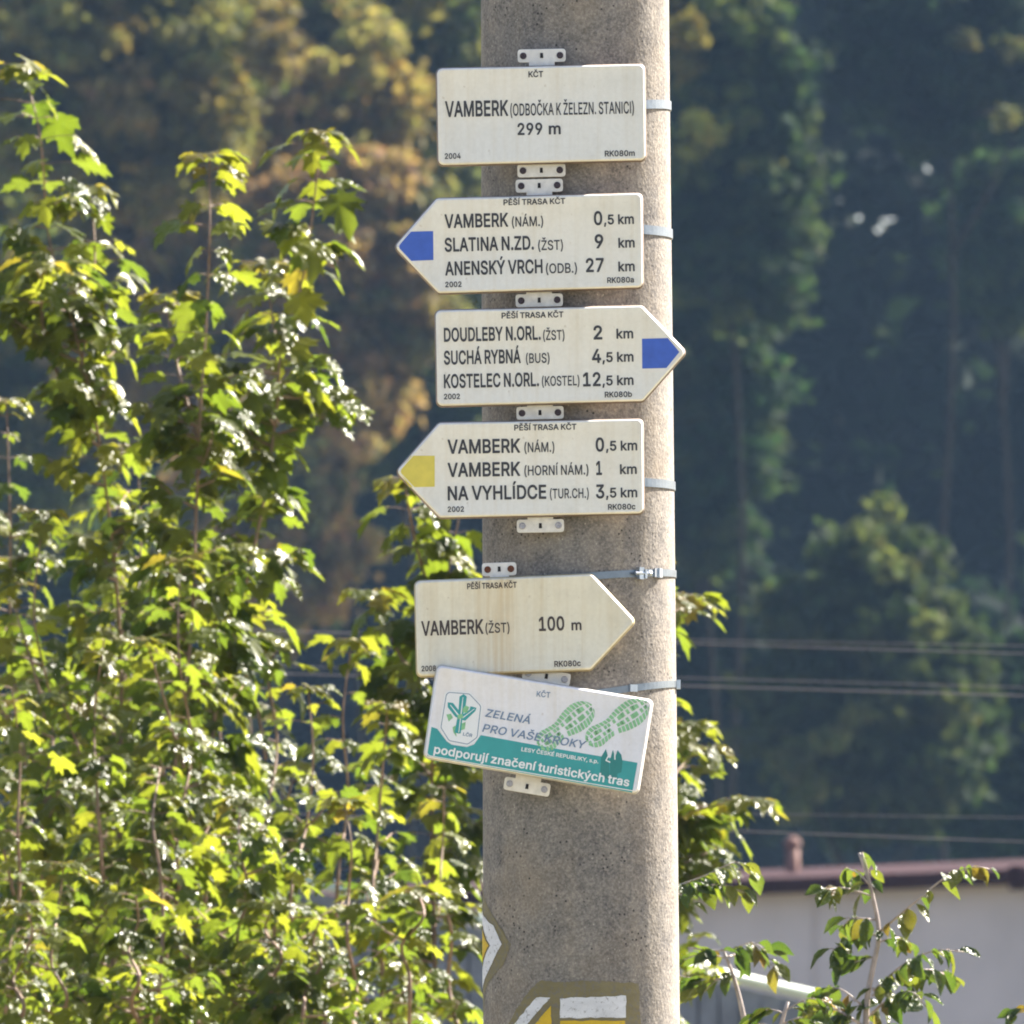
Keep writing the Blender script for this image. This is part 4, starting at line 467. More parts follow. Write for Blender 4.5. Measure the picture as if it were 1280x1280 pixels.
# ------------------------------------------------------------------ lettering
def parse_font(t):
    d = {}
    for ln in t.split('\n'):
        a, r = ln[2:].split(' ', 1); L = []
        for q in r.split('|'):
            n = [int(k) for k in q.split(',')]; L.append(list(zip(n[::2], n[1::2])))
        d[ln[0]] = (int(a), L)
    return d
FR, FB = parse_font(FONT_R), parse_font(FONT_B)
for F_, hw in ((FR, 17), (FB, 21)):
    for ch in 'IÍ':                                         # plain stems
        L = [[(x - 22, y) for x, y in l] for l in F_[ch][1] if min(y for x, y in l) > 205]
        F_[ch] = (75, [[(37 - hw, -1), (37 + hw, -1), (37 + hw, 201), (37 - hw, 201)]] + L)
    F_['É'] = (F_['E'][0], F_['E'][1] + [l for l in F_['Á'][1] if min(y for x, y in l) > 205])
GC = {}
def one_glyph(F, ch):
    key = (id(F), ch)
    if key not in GC:
        c = bpy.data.curves.new('t', 'CURVE'); c.dimensions = '2D'; c.fill_mode = 'BOTH'
        for l in F[ch][1]:
            sp = c.splines.new('POLY'); sp.points.add(len(l) - 1); sp.use_cyclic_u = True
            for p, q in zip(sp.points, l): p.co = (q[0], q[1], 0, 1)
        o = bpy.data.objects.new('t', c); me = bpy.data.meshes.new_from_object(o)
        GC[key] = ([tuple(p.co[:2]) for p in me.vertices], [tuple(p.vertices) for p in me.polygons])
        bpy.data.objects.remove(o); bpy.data.meshes.remove(me); bpy.data.curves.remove(c)
    return GC[key]
def glyph_mesh(s, F, bold):
    v, f, x = [], [], 0
    for ch in s:
        if ch == ' ': x += 62; continue
        gv, gf = one_glyph(F, ch); n = len(v)
        v += [(x + p[0], p[1]) for p in gv]; f += [tuple(i + n for i in q) for q in gf]; x += F[ch][0] + 4
    return v, f
def text(root, s, x0, x1, y, cap, mt, Y, ang, F=None, shear=0.0, name='lettering'):
    """one run of lettering from x0 to x1 (photo px), baseline y at x0, capital height cap, turned by ang"""
    v, f = glyph_mesh(s, F or FB, True)
    lo, hi = min(p[0] for p in v), max(p[0] for p in v)
    L = (x1 - x0) / math.cos(ang); out = []
    for gx, gy in v:
        u, h = (gx - lo) / (hi - lo) * L, gy / 200 * cap
        u += h * shear
        out.append(at(x0 + u * math.cos(ang) + h * math.sin(ang), y + u * math.sin(ang) - h * math.cos(ang), Y))
    fs = []
    for q in f:
        n = (out[q[1]] - out[q[0]]).cross(out[q[2]] - out[q[0]]); fs.append(q if n.y < 0 else q[::-1])
    return part(name, out, fs, mt, root)
def fillet(poly, inset, rad, seg=6):
    """rounded, inset copy of a polygon given in px (clockwise on the picture)"""
    n = len(poly); L = []
    for i in range(n):
        a, b = Vector(poly[i]), Vector(poly[(i + 1) % n]); d = (b - a).normalized(); nn = Vector((-d.y, d.x))
        L.append((a + nn * inset, d))
    C = []
    for i in range(n):
        p, d = L[i - 1]; q, e = L[i]
        den = d.x * e.y - d.y * e.x; t = ((q.x - p.x) * e.y - (q.y - p.y) * e.x) / den
        C.append(p + d * t)
    out = []
    for i in range(n):
        c = C[i]; d0 = L[i - 1][1]; d1 = L[i][1]
        th = math.acos(max(-1, min(1, d0.dot(d1)))); r = max(.6, rad - inset * .7); tl = r * math.tan(th / 2)
        s, e = c - d0 * tl, c + d1 * tl; ctr = s + Vector((-d0.y, d0.x)) * r
        a0 = math.atan2(s.y - ctr.y, s.x - ctr.x); da = math.atan2(e.y - ctr.y, e.x - ctr.x) - a0
        while da < 0: da += 2 * math.pi
        if da > math.pi: da -= 2 * math.pi
        for k in range(seg + 1):
            a = a0 + da * k / seg; out.append((ctr.x + r * math.cos(a), ctr.y + r * math.sin(a)))
    return out
def flat(name, poly, mt, root, Y, rad=0):
    p = fillet(poly, 0, rad, 4) if rad else poly
    v = [at(x, y, Y) for x, y in p]
    n = (v[1] - v[0]).cross(v[2] - v[0])
    f = list(range(len(v)))
    me_v = v
    bm = bmesh.new(); vs = [bm.verts.new(q) for q in me_v]; fc = bm.faces.new(vs); fc.normal_update()
    if fc.normal.y > 0: fc.normal_flip()
    bmesh.ops.triangulate(bm, faces=bm.faces[:]); bm.verts.index_update()
    fs = [[w.index for w in q.verts] for q in bm.faces]; bm.free()
    return part(name, v, fs, mt, root)
def panel(root, poly, mt, Y, rad=8, rim='rim_dirty'):
    """pressed tray: flat face, slightly raised rounded rim, sides turned back"""
    prof = [(5.2, 0), (4.4, -.0003), (3.5, -.0002), (2.6, .0010), (1.7, .0032), (.7, .0065), (0, .0115), (0, .0135), (2, .0135)]
    rings = [fillet(poly, i, rad) for i, d in prof]; n = len(rings[0]); v = []
    for (ins, d), rg in zip(prof, rings):
        # keep the outline at the depth of the face, then push straight back
        v += [at(x, y, Y) + Vector((0, d, 0)) for x, y in rg]
    f = [(i * n + k, (i + 1) * n + k, (i + 1) * n + (k + 1) % n, i * n + (k + 1) % n) for i in range(len(prof) - 1) for k in range(n)]
    f.append(tuple(range(n))); f.append(tuple((len(prof) - 1) * n + k for k in reversed(range(n))))
    bm = bmesh.new(); vs = [bm.verts.new(q) for q in v]
    for q in f: bm.faces.new([vs[i] for i in q])
    bmesh.ops.recalc_face_normals(bm, faces=bm.faces[:])
    bm.verts.index_update(); fs = [[w.index for w in q.verts] for q in bm.faces]; bm.free()
    o = part('panel', v, fs, mt, root, True); o.data.materials.append(M[rim])
    lim = Y + .0030
    for q in o.data.polygons:
        c = sum((o.data.vertices[i].co.y for i in q.vertices)) / len(q.vertices) + root.location.y
        if c > lim: q.material_index = 1
    return o
def bracket(root, cx, cy, wd, ang, up, mt, smt, Y, neck=32, reach=14):
    """T-shaped bracket end with two screws and a slot; its neck runs behind the panel (up=True: the neck goes down)"""
    c, s = math.cos(ang), math.sin(ang)
    T = lambda x, y: (cx + x * c - y * s, cy + x * s + y * c)
    h, w2, n2 = 8.2, wd / 2, neck / 2
    k = 1 if up else -1
    pts = [(-w2, -h * k), (w2, -h * k), (w2, h * k), (n2, h * k), (n2, (h + reach) * k), (-n2, (h + reach) * k), (-n2, h * k), (-w2, h * k)]
    if not up: pts = pts[::-1]
    q = [T(*p) for p in pts]
    # round the four outer corners
    def rnd(P, idx, r):
        out = []
        for i, p in enumerate(P):
            if i not in idx: out.append(p); continue
            p = Vector(p); a = (Vector(P[i - 1]) - p).normalized(); b = (Vector(P[(i + 1) % len(P)]) - p).normalized()
            for t in (0, .25, .5, .75, 1):
                x = p + a * r; y = p + b * r
                out.append(tuple(x * (1 - t) ** 2 + p * 2 * t * (1 - t) + y * t * t))
        return out
    ids = {0, 1, 2, 7} if up else {7, 6, 5, 0}
    q = rnd(q, ids, 4)
    n = len(q); v = [at(x, y, Y) for x, y in q]; v += [p + Vector((0, .003, 0)) for p in v]
    bm = bmesh.new(); vs = [bm.verts.new(p) for p in v]
    bm.faces.new(vs[:n]); bm.faces.new(vs[n:])
    for i in range(n): bm.faces.new((vs[i], vs[(i + 1) % n], vs[n + (i + 1) % n], vs[n + i]))
    bmesh.ops.recalc_face_normals(bm, faces=bm.faces[:])
    bmesh.ops.bevel(bm, geom=[e for e in bm.edges if all(abs(w.co.y - Y) < 1e-5 for w in e.verts)], offset=.0006, segments=1, affect='EDGES')
    bmesh.ops.triangulate(bm, faces=[f for f in bm.faces if len(f.verts) > 4]); bm.verts.index_update()
    b = part('bracket', [w.co.copy() for w in bm.verts], [[w.index for w in f.verts] for f in bm.faces], mt, root); bm.free()
    sx = wd / 2 - 7
    for x in (-sx, sx):
        p = at(*T(x, 0), Y); mb = MB(); m = 14; v = []
        rr = 4.3 / ppm(Y)
        for r_, dy in ((rr, -.0002), (rr, -.0012), (rr * .75, -.0020), (rr * .35, -.0019), (rr * .3, -.0010)):
            v += [p + Vector((r_ * math.cos(t * 2 * math.pi / m), dy, r_ * math.sin(t * 2 * math.pi / m))) for t in range(m)]
        f = [(i * m + t, i * m + (t + 1) % m, (i + 1) * m + (t + 1) % m, (i + 1) * m + t) for i in range(4) for t in range(m)]
        f.append(tuple(4 * m + t for t in range(m)))
        mb.add(v, f); o = mb.build('screw', smt, b)
    flat('slot', [T(-1.7, -3.4), T(1.7, -3.4), T(2, 3), T(-2, 3)], M['hole'], b, Y - .0006)
    return b

Y0 = DIST - .030                                             # depth of the sign faces; brackets 15 mm further back
YB = DIST - .0135
def sign(name, label, poly, mt, Y, cat='sign', rim='rim_dirty'):
    xs = [p[0] for p in poly]; ys = [p[1] for p in poly]
    r = empty(name, at(sum((min(xs), max(xs))) / 2, max(ys), Y)); tag(r, label, cat, 'hiking trail signs on the pole')
    panel(r, poly, mt, Y, rim=rim); return r
E1, E2, E3 = M['ink'], M['ink'], M['ink_brown']
def run(root, items, ang, Y, ink):
    for s, x0, x1, y, cap, f in items: text(root, s, x0, x1, y, cap, ink, Y - .0006, ang, FR if f == 'r' else FB)

A1 = -math.atan(5.2 / 262)
s1 = sign('trail_sign', 'rectangular cream sign at the top of the pole reading VAMBERK and 299 m', [(544.5, 84), (807, 78.5), (808.5, 201.5), (546.5, 208)], M['enamel'], Y0)
run(s1, [('KČT', 660.6, 679, 96.4, 7, 'b'), ('VAMBERK', 556.6, 635.3, 145.8, 18.6, 'b'), ('(ODBOČKA K ŽELEZN. STANICI)', 638, 792.5, 144.6, 14.6, 'r'),
         ('299', 647, 678, 168.4, 14, 'b'), ('m', 686, 701, 167.6, 13.4, 'b'), ('2004', 556, 576, 198.5, 6.6, 'b'), ('RK080m', 756, 793.5, 195.4, 6.8, 'b')], A1, Y0, E1)
bracket(s1, 677, 69.5, 60, A1, True, M['bracket'], M['screw_dark'], YB); bracket(s1, 676.7, 213, 60, A1, False, M['bracket'], M['screw_dark'], YB)
A2 = -math.atan(6.5 / 260)
s2 = sign('trail_sign', 'left pointing sign with blue tip reading SLATINA, directly below the rectangular sign', [(491, 308.5), (545, 246.5), (804, 239.8), (805.3, 360.5), (547.5, 368)], M['enamel'], Y0)
run(s2, [('PĚŠÍ TRASA KČT', 629.4, 706.6, 256.4, 6.8, 'b'), ('VAMBERK', 556, 635.3, 284.8, 16.3, 'b'), ('(NÁM.)', 640, 679, 283.2, 11.8, 'r'),
         ('SLATINA N.ZD.', 556, 667.5, 314.3, 16.3, 'b'), ('(ŽST)', 672.8, 703.8, 312.6, 11.8, 'r'), ('ANENSKÝ VRCH', 556.6, 678.4, 343.9, 16.3, 'b'), ('(ODB.)', 682.5, 721.3, 341.6, 11.8, 'r'),
         ('0', 742.5, 753, 281, 16.3, 'b'), (',5 km', 755, 792.5, 280.4, 11.6, 'b'), ('9', 743.5, 754.4, 310, 16.3, 'b'), ('km', 773, 793.5, 309.4, 11.6, 'b'),
         ('27', 732.5, 755, 339.8, 16.3, 'b'), ('km', 773, 793.5, 339, 11.6, 'b'), ('2002', 556.6, 577, 358.9, 6.4, 'b'), ('RK080a', 759, 792.5, 353.6, 6.6, 'b')], A2, Y0, E1)
flat('arrow_field', [(497, 308), (511.5, 289.6), (541.5, 288.8), (541.8, 325), (513, 326.2)], M['blue'], s2, Y0 - .0002)
bracket(s2, 674, 232, 59, A2, True, M['bracket'], M['screw_dark'], YB); bracket(s2, 674, 375.3, 59, A2, False, M['bracket'], M['screw_dark'], YB, reach=12)
A3 = -math.atan(5.6 / 261)
s3 = sign('trail_sign', 'right pointing sign with blue tip reading DOUDLEBY and KOSTELEC', [(542.8, 386.5), (803, 380.5), (860, 440), (804.5, 502.8), (545, 509)], M['enamel'], Y0 - .001)
run(s3, [('PĚŠÍ TRASA KČT', 627, 704.4, 398, 6.8, 'b'), ('DOUDLEBY N.ORL.', 555, 676, 426.8, 16.3, 'b'), ('(ŽST)', 679, 705.6, 425, 11.8, 'r'),
         ('SUCHÁ RYBNÁ', 555, 651, 455.4, 16.3, 'b'), ('(BUS)', 657.5, 687, 453.8, 11.8, 'r'), ('KOSTELEC N.ORL.', 555, 673.8, 484.8, 16.3, 'b'), ('(KOSTEL)', 677.5, 724.4, 482.4, 11.8, 'r'),
         ('2', 742, 753, 424, 16.3, 'b'), ('km', 770.6, 791.6, 423, 11.6, 'b'), ('4', 740, 751.5, 453.2, 16.3, 'b'), (',5 km', 753, 792, 452.4, 11.6, 'b'),
         ('12', 728.8, 751, 482.6, 16.3, 'b'), (',5 km', 753, 792, 481.6, 11.6, 'b'), ('2002', 555, 575, 499, 6.4, 'b'), ('RK080b', 756, 790, 496.6, 6.6, 'b')], A3, Y0 - .001, E1)
flat('arrow_field', [(802.5, 423.4), (834.7, 422.6), (849.3, 440), (833, 460), (802.8, 460.8)], M['blue'], s3, Y0 - .0012)
bracket(s3, 675, 516, 59, A3, False, M['bracket'], M['screw_dark'], YB, reach=12)
A4 = -math.atan(4.2 / 255)
s4 = sign('trail_sign', 'left pointing sign with yellow tip reading NA VYHLÍDCE', [(493, 589.5), (548, 527), (805, 522.3), (806, 643), (549, 648.5)], M['enamel'], Y0 + .001)
run(s4, [('PĚŠÍ TRASA KČT', 642.8, 720.6, 538, 6.8, 'b'), ('VAMBERK', 559.7, 650.3, 566.8, 16.6, 'b'), ('(NÁM.)', 655.6, 693, 565.2, 11.8, 'r'),
         ('VAMBERK', 559.7, 650.3, 595.8, 16.6, 'b'), ('(HORNÍ NÁM.)', 655.6, 735.6, 594.2, 11.8, 'r'), ('NA VYHLÍDCE', 559.7, 683, 625, 16.6, 'b'), ('(TUR.CH.)', 687.5, 736, 623, 11.8, 'r'),
         ('0', 744.7, 755.2, 564, 16.3, 'b'), (',5 km', 757.5, 796.6, 563.2, 11.6, 'b'), ('1', 745.2, 752.6, 593.3, 16.3, 'b'), ('km', 775, 796, 592.4, 11.6, 'b'),
         ('3', 745, 755.6, 622.6, 16.3, 'b'), (',5 km', 757.5, 796.6, 621.8, 11.6, 'b'), ('2002', 559.7, 580, 639.8, 6.4, 'b'), ('RK080c', 760, 794.4, 637, 6.6, 'b')], A4, Y0 + .001, E1)
flat('arrow_field', [(499, 589.5), (513.5, 569.6), (543.4, 569.6), (543.4, 608.4), (512, 609)], M['yellow'], s4, Y0 + .0008)
bracket(s4, 675.5, 657.3, 59, A4, False, M['bracket'], M['screw_zinc'], YB, reach=12)
A5 = -math.atan(7.5 / 221)
s5 = sign('trail_sign', 'yellowed, rust stained right pointing sign without coloured tip reading VAMBERK (ŽST) 100 m', [(517.2, 725), (740, 716), (796.5, 776.5), (739, 838.5), (520, 847)], M['enamel_stained'], Y0 + .001, rim='rim_yellow')
run(s5, [('PĚŠÍ TRASA KČT', 584, 646, 736.4, 6.8, 'b'), ('VAMBERK', 527, 604.4, 794.3, 17.2, 'b'), ('(ŽST)', 607, 637, 791.2, 11.8, 'r'),
         ('100', 673.8, 705.6, 788.4, 16.6, 'b'), ('m', 714.4, 727, 787.6, 12, 'b'), ('2008', 527, 545, 839, 6.4, 'b'), ('RK080c', 693, 726, 833.4, 6.8, 'b')], A5, Y0 + .001, E3)
bracket(s5, 624, 711.5, 43, A5, True, M['bracket'], M['screw_rust'], YB, neck=24)
A6 = R(9.6)
Y6 = Y0 - .014
s6 = sign('sponsor_sign', 'crooked white and teal sponsor sign with green boot prints below the other signs', [(545.3, 829.5), (817.8, 874.2), (798.5, 994), (528.5, 947.5)], M['enamel_white'], Y6, rim='rim_pale')
Z6 = lambda L: [(520 + x / 4.129, 820 + y / 4.129) for x, y in L]
flat('band_field', Z6([(80, 366), (110, 376), (158, 440), (185, 458), (262, 470), (300, 456), (334, 408), (640, 464), (965, 520), (1143, 551), (1116, 705), (57, 517)]), M['teal'], s6, Y6 - .0002)
lb = fillet(Z6([(150, 176), (280, 186), (345, 255), (325, 425), (270, 466), (165, 446), (118, 372)]), 0, 7)
lf = fillet(Z6([(150, 176), (280, 186), (345, 255), (325, 425), (270, 466), (165, 446), (118, 372)]), 2.0, 7)
lg = fillet(Z6([(150, 176), (280, 186), (345, 255), (325, 425), (270, 466), (165, 446), (118, 372)]), 2.9, 7)
flat('emblem_field', lb, M['white_print'], s6, Y6 - .0004)
def ring_part(name, a, b, mt, root, Y):
    n = len(a); v = [at(x, y, Y) for x, y in a + b]
    return part(name, v, [(k, n + k, n + (k + 1) % n, (k + 1) % n) for k in range(n)], mt, root)
ring_part('emblem_outline', lf, lg, M['ink_grey'], s6, Y6 - .0006)
eo = empty('emblem', Vector((0, 0, 0))); eo.parent = s6
def emb(poly, mt, dY, scale=9.143, ox=540, oy=850): flat('emblem_shape', [(ox + x / scale, oy + y / scale) for x, y in poly], mt, eo, Y6 - dY)
emb([(165, 395), (215, 385), (240, 430), (190, 475)], M['green'], .0006)
emb([(330, 500), (385, 480), (375, 560), (320, 580)], M['green'], .00062)
emb([(235, 540), (270, 520), (280, 650), (245, 600)], M['green'], .00064)
emb([(362, 160), (398, 190), (385, 290), (350, 420), (328, 610), (300, 612), (258, 600), (300, 380), (315, 190)], M['teal'], .0007)
emb([(180, 255), (240, 262), (315, 360), (320, 450), (265, 420), (180, 310)], M['teal'], .00074)
emb([(440, 300), (508, 318), (495, 355), (380, 465), (320, 450), (345, 400), (430, 340)], M['teal'], .00078)
emb([(352, 195), (358, 195), (345, 330), (310, 600), (302, 600), (325, 400), (342, 260)], M['white_print'], .0009)
emb([(205, 285), (212, 282), (310, 400), (318, 425), (300, 415)], M['white_print'], .0009)
emb([(485, 325), (488, 332), (350, 440), (345, 430)], M['white_print'], .0009)
emb([(350, 330), (385, 290), (425, 310), (400, 375), (350, 370)], M['green'], .00095)
emb([(290, 400), (345, 385), (360, 430), (300, 450)], M['green'], .00095)
ink6 = M['ink_grey']
for s, x0, x1, y, cap, f, sh in [('KČT', 670.6, 687.6, 870.6, 6.6, 'r', 0), ('ZELENÁ', 606, 662, 895.4, 9.4, 'r', .2), ('PRO VAŠE KROKY', 602.5, 730, 914.3, 9.6, 'r', .2)]:
    text(s6, s, x0, x1, y, cap, ink6, Y6 - .0008, A6 if s != 'KČT' else R(5), FR, sh)
text(s6, 'LČR', 578.5, 590, 919.4, 3.8, ink6, Y6 - .0008, A6, FB)
text(s6, 'LESY ČESKÉ REPUBLIKY, s.p.', 651.5, 747.7, 938.6, 4.6, M['white_print'], Y6 - .0006, R(9.2), FB)
text(s6, 'podporují značení turistických tras', 541.8, 786, 941.2, 10.2, M['white_print'], Y6 - .0006, R(9.7), FB)
def sole(hx, hy, tx, ty, wid, Y):
    """tread print of a boot: rows of lugs with gaps"""
    hx, hy = Z6([(hx, hy)])[0]; tx, ty = Z6([(tx, ty)])[0]
    D = Vector((tx - hx, ty - hy)); L = D.length; D /= L; N = Vector((-D.y, D.x))
    def half(s):
        if s < .18: return .40 * math.sqrt(max(0, 1 - ((.18 - s) / .18) ** 2)) + .01
        if s < .42: return .40 - .07 * math.sin((s - .18) / .24 * math.pi / 2)
        if s < .72: return .33 + .17 * math.sin((s - .42) / .30 * math.pi / 2)
        return .50 * math.sqrt(max(0, 1 - ((s - .72) / .285) ** 2)) + .01
    v, f = [], []
    rows = 18
    for i in range(rows):
        a, b = i / rows + .006, (i + 1) / rows - .009
        for u0, u1 in ((-1, -.56), (-.5, -.06), (.0, .42), (.5, 1)):
            if (i in (7,) and abs(u0) < .6): continue
            n = len(v)
            inner = abs(u0) < .52 and abs(u1) < .52
            for s, u in ((a, u0), (a, u1), (b, u1), (b, u0)):
                uu = u * .96; ss = min(.995, max(.004, s + (.030 * (1 - uu * uu) if not inner else .02)))
                if inner: uu = (u0 + u1) / 2 + (u - (u0 + u1) / 2) * .8; ss += .02 * math.sin(i * 1.7 + u0 * 3)
                p = Vector((hx, hy)) + D * (ss * L) + N * (uu * half(min(1, max(0, s))) * wid + math.sin(ss * math.pi) * 0)
                v.append(at(p.x, p.y, Y))
            f.append((n, n + 1, n + 2, n + 3))
    fs = []
    for q in f:
        n = (v[q[1]] - v[q[0]]).cross(v[q[2]] - v[q[0]]); fs.append(q if n.y < 0 else q[::-1])
    part('boot_print', v, fs, M['green'], s6)
sole(632, 470, 908, 258, 36, Y6 - .0005); sole(880, 448, 1192, 246, 35, Y6 - .0005)
for ip, pl in enumerate([[(955, 522), (980, 480), (995, 530), (1000, 640), (950, 620)], [(1000, 540), (1016, 484), (1035, 540), (1040, 640), (1000, 640)], [(1022, 540), (1040, 486), (1060, 510), (1066, 545), (1060, 600), (1030, 610)]]):
    flat('tree_print', Z6(pl), M['teal_dark'], s6, Y6 - .0003 - .0001 * ip)
for pl in ([(1003, 488), (1008, 490), (985, 538), (1003, 545), (1002, 552), (977, 540)], [(1022, 488), (1027, 488), (1030, 535), (1024, 535)]):
    flat('tree_print_line', Z6(pl), M['white_print'], s6, Y6 - .0007)
bracket(s6, 683, 845.5, 60, A6, True, M['bracket'], M['screw_zinc'], YB + .0, reach=20); bracket(s6, 658.8, 983.3, 58, A6, False, M['bracket'], M['screw_zinc'], YB, reach=20)

# ------------------------------------------------------------------ steel bands round the pole
def band(label, x, y, h, slope, buckle=None, nub=False):
    z0 = at(x, y, YA).z; c, r = pole_c(z0); n = 96; v = []; hh = h / ppm(YA) / 2
    root = empty('steel_band', c); tag(root, label, 'steel band', 'steel bands round the pole')
    for dr, dz in ((.0004, -hh), (.0019, -hh), (.0019, hh), (.0004, hh)):
        for k in range(n):
            a = 2 * math.pi * k / n; xx = (r + dr) * math.sin(a)
            v.append((c.x + xx, YA - (r + dr) * math.cos(a), z0 + dz + slope * (xx - r)))
    f = [(i * n + k, i * n + (k + 1) % n, ((i + 1) % 4) * n + (k + 1) % n, ((i + 1) % 4) * n + k) for i in range(4) for k in range(n)]
    part('strap', v, f, M['steel'], root, False)
    def on(xp, off, dz=0):
        a = math.asin(max(-1, min(1, (at(xp, y, YA - r * .7).x - c.x) / r))); xx = r * math.sin(a)
        return Vector((c.x + (r + off) * math.sin(a), YA - (r + off) * math.cos(a), z0 + slope * (xx - r) + dz)), a
    if buckle:
        p, a = on(buckle, .006); rot = Matrix.Rotation(a, 3, 'Z')
        mb = MB(); mb.box(p, (.0042, .0042, hh * 1.65), rot); mb.box(p + rot @ Vector((.0062, -.001, -.001)), (.0016, .0055, hh * 1.25), rot)
        mb.build('buckle_housing', M['zinc'], root)
        mb = MB(); q = p + rot @ Vector((0, -.003, 0)); d = rot @ Vector((1, .0, .0))
        mb.tube([q - d * .011, q + d * .013], .0024, 10); mb.tube([q + d * .013, q + d * .017], .0042, 6)
        mb.build('tightening_screw', M['zinc'], root)
        p, a = on(buckle + 24, .0028); rot = Matrix.Rotation(a, 3, 'Z'); mb = MB(); mb.box(p, (.009, .0012, hh * 1.25), rot); mb.box(p + rot @ Vector((.0, -.002, 0)), (.002, .0022, hh * 1.3), rot)
        mb.build('strap_end', M['zinc'], root)
    if nub:
        p, a = on(790, .0032); rot = Matrix.Rotation(a, 3, 'Z'); mb = MB(); mb.box(p, (.006, .0018, hh * 1.05), rot)
        mb.build('strap_end', M['zinc'], root)
        p = Vector((c.x + r + .003, YA - .01, z0)); mb = MB(); mb.box(p, (.0028, .009, hh * 1.3)); mb.build('buckle_housing', M['zinc'], root)
band('steel band beside the topmost rectangular sign', 836, 133, 11, .13)
band('steel band behind the sign reading SLATINA', 836, 293, 11.5, .0)
band('steel band beside the yellow tipped sign', 841, 608, 10.5, .0)
band('steel band with bright screw buckle above the rust stained sign', 843, 718, 9, .08, buckle=797)
band('steel band with loose end above the tilted sponsor sign', 846, 856, 8.5, .16, nub=True)
# ------------------------------------------------------------------ mesh from arrays, with a leaf colour
def quick_mesh(name, V, F, mt, tint=None, smooth=False):
    """V (n,3), F (m,k) arrays; tint (n,3)"""
    me = bpy.data.meshes.new(name); k = F.shape[1]
    me.vertices.add(len(V)); me.vertices.foreach_set('co', V.astype(np.float32).ravel())
    me.loops.add(F.size); me.loops.foreach_set('vertex_index', F.astype(np.int32).ravel())
    me.polygons.add(len(F)); me.polygons.foreach_set('loop_start', np.arange(0, F.size, k, dtype=np.int32))
    me.polygons.foreach_set('loop_total', np.full(len(F), k, dtype=np.int32))
    if smooth: me.polygons.foreach_set('use_smooth', np.ones(len(F), dtype=bool))
    me.materials.append(mt); me.update(calc_edges=True)
    if tint is not None:
        at_ = me.color_attributes.new('tint', 'FLOAT_COLOR', 'POINT')
        at_.data.foreach_set('color', np.concatenate([tint, np.ones((len(V), 1))], 1).astype(np.float32).ravel())
    return me

# ------------------------------------------------------------------ leaves
def maple_shape(seed):
    rg = np.random.default_rng(seed)
    half = [(0, -.02), (.10, -.05), (.24, .02), (.20, .10), (.43, .12), (.36, .22), (.56, .38), (.40, .40), (.44, .55), (.27, .50), (.20, .62), (.24, .80), (.12, .78), (0, 1.0)]
    out = half + [(-x, y) for x, y in half[-2:0:-1]]
    P = np.array(out) * [.95 + .1 * rg.random(), 1]; P += rg.normal(0, .024, P.shape); P *= 1 - .12 * rg.random((len(P), 1)) * (rg.random((len(P), 1)) < .3)
    c = np.array([[0, .24]]); P = np.concatenate([c, P])
    mid = [[0, .55]]
    x, y = P[:, 0], P[:, 1]
    fold = rg.uniform(.05, .35); droop = rg.uniform(.3, 1.0); side = rg.uniform(.3, 1.0); tw = rg.uniform(-.25, .25)
    z = fold * np.abs(x) - side * x * x * 1.2 - droop * np.maximum(y - .2, 0) ** 2 * .8 + tw * x * y + rg.normal(0, .018, len(x))
    V = np.stack([x, y, z], 1); n = len(P) - 1
    F = np.array([[0, 1 + k, 1 + (k + 1) % n] for k in range(n)])
    return V, F
def oval_shape(seed):
    rg = np.random.default_rng(seed); rows = [(0, .02), (.15, .17), (.35, .27), (.58, .27), (.8, .15), (1, .01)]
    V = []; b = rg.uniform(.3, .9); fo = rg.uniform(.2, .7); tw = rg.uniform(-.3, .3)
    for y, wd in rows:
        for u in (-1, 0, 1):
            V.append((u * wd, y * (1 - .1 * b), fo * abs(u) * wd - b * .42 * y * y + tw * u * wd * y + rg.normal(0, .008)))
    F = [];
    for i in range(len(rows) - 1):
        for j in (0, 1): a = i * 3 + j; F += [(a, a + 1, a + 4), (a, a + 4, a + 3)]
    return np.array(V), np.array(F)
TINTS = [(0.0553, 0.0788, 0.0178), (0.0691, 0.0913, 0.0178), (0.0443, 0.0664, 0.0168), (0.0875, 0.1037, 0.0196), (0.0691, 0.083, 0.0168), (0.0599, 0.083, 0.0178)]
TOPT = [(0.0806, 0.0955, 0.0196), (0.0768, 0.0881, 0.0196), (0.1037, 0.0955, 0.0224)]
def leaf_variants(kind, tints, mt, name):
    L = []
    for i, t in enumerate(tints):
        V, F = (maple_shape if kind == 'maple' else oval_shape)(100 + i * 7 + (50 if kind != 'maple' else 0))
        T = np.tile(np.array(t), (len(V), 1))
        if kind == 'maple': T[1:] *= np.random.default_rng(i).uniform(.85, 1.15, (len(V) - 1, 1)); T[0] *= 1.15
        L.append((quick_mesh(name, V, F, mt, T, True), V, F, T))
    return L
MAPLE = leaf_variants('maple', TINTS * 3, M['leaf'], 'maple_leaf'); MAPLE_TOP = leaf_variants('maple', TOPT, M['leaf'], 'maple_leaf')
PLUM = leaf_variants('oval', [(.05, .075, .018), (.04, .065, .018), (.07, .085, .02), (.04, .065, .02), (.08, .075, .02), (.10, .075, .018)], M['leaf_b'], 'plum_leaf')

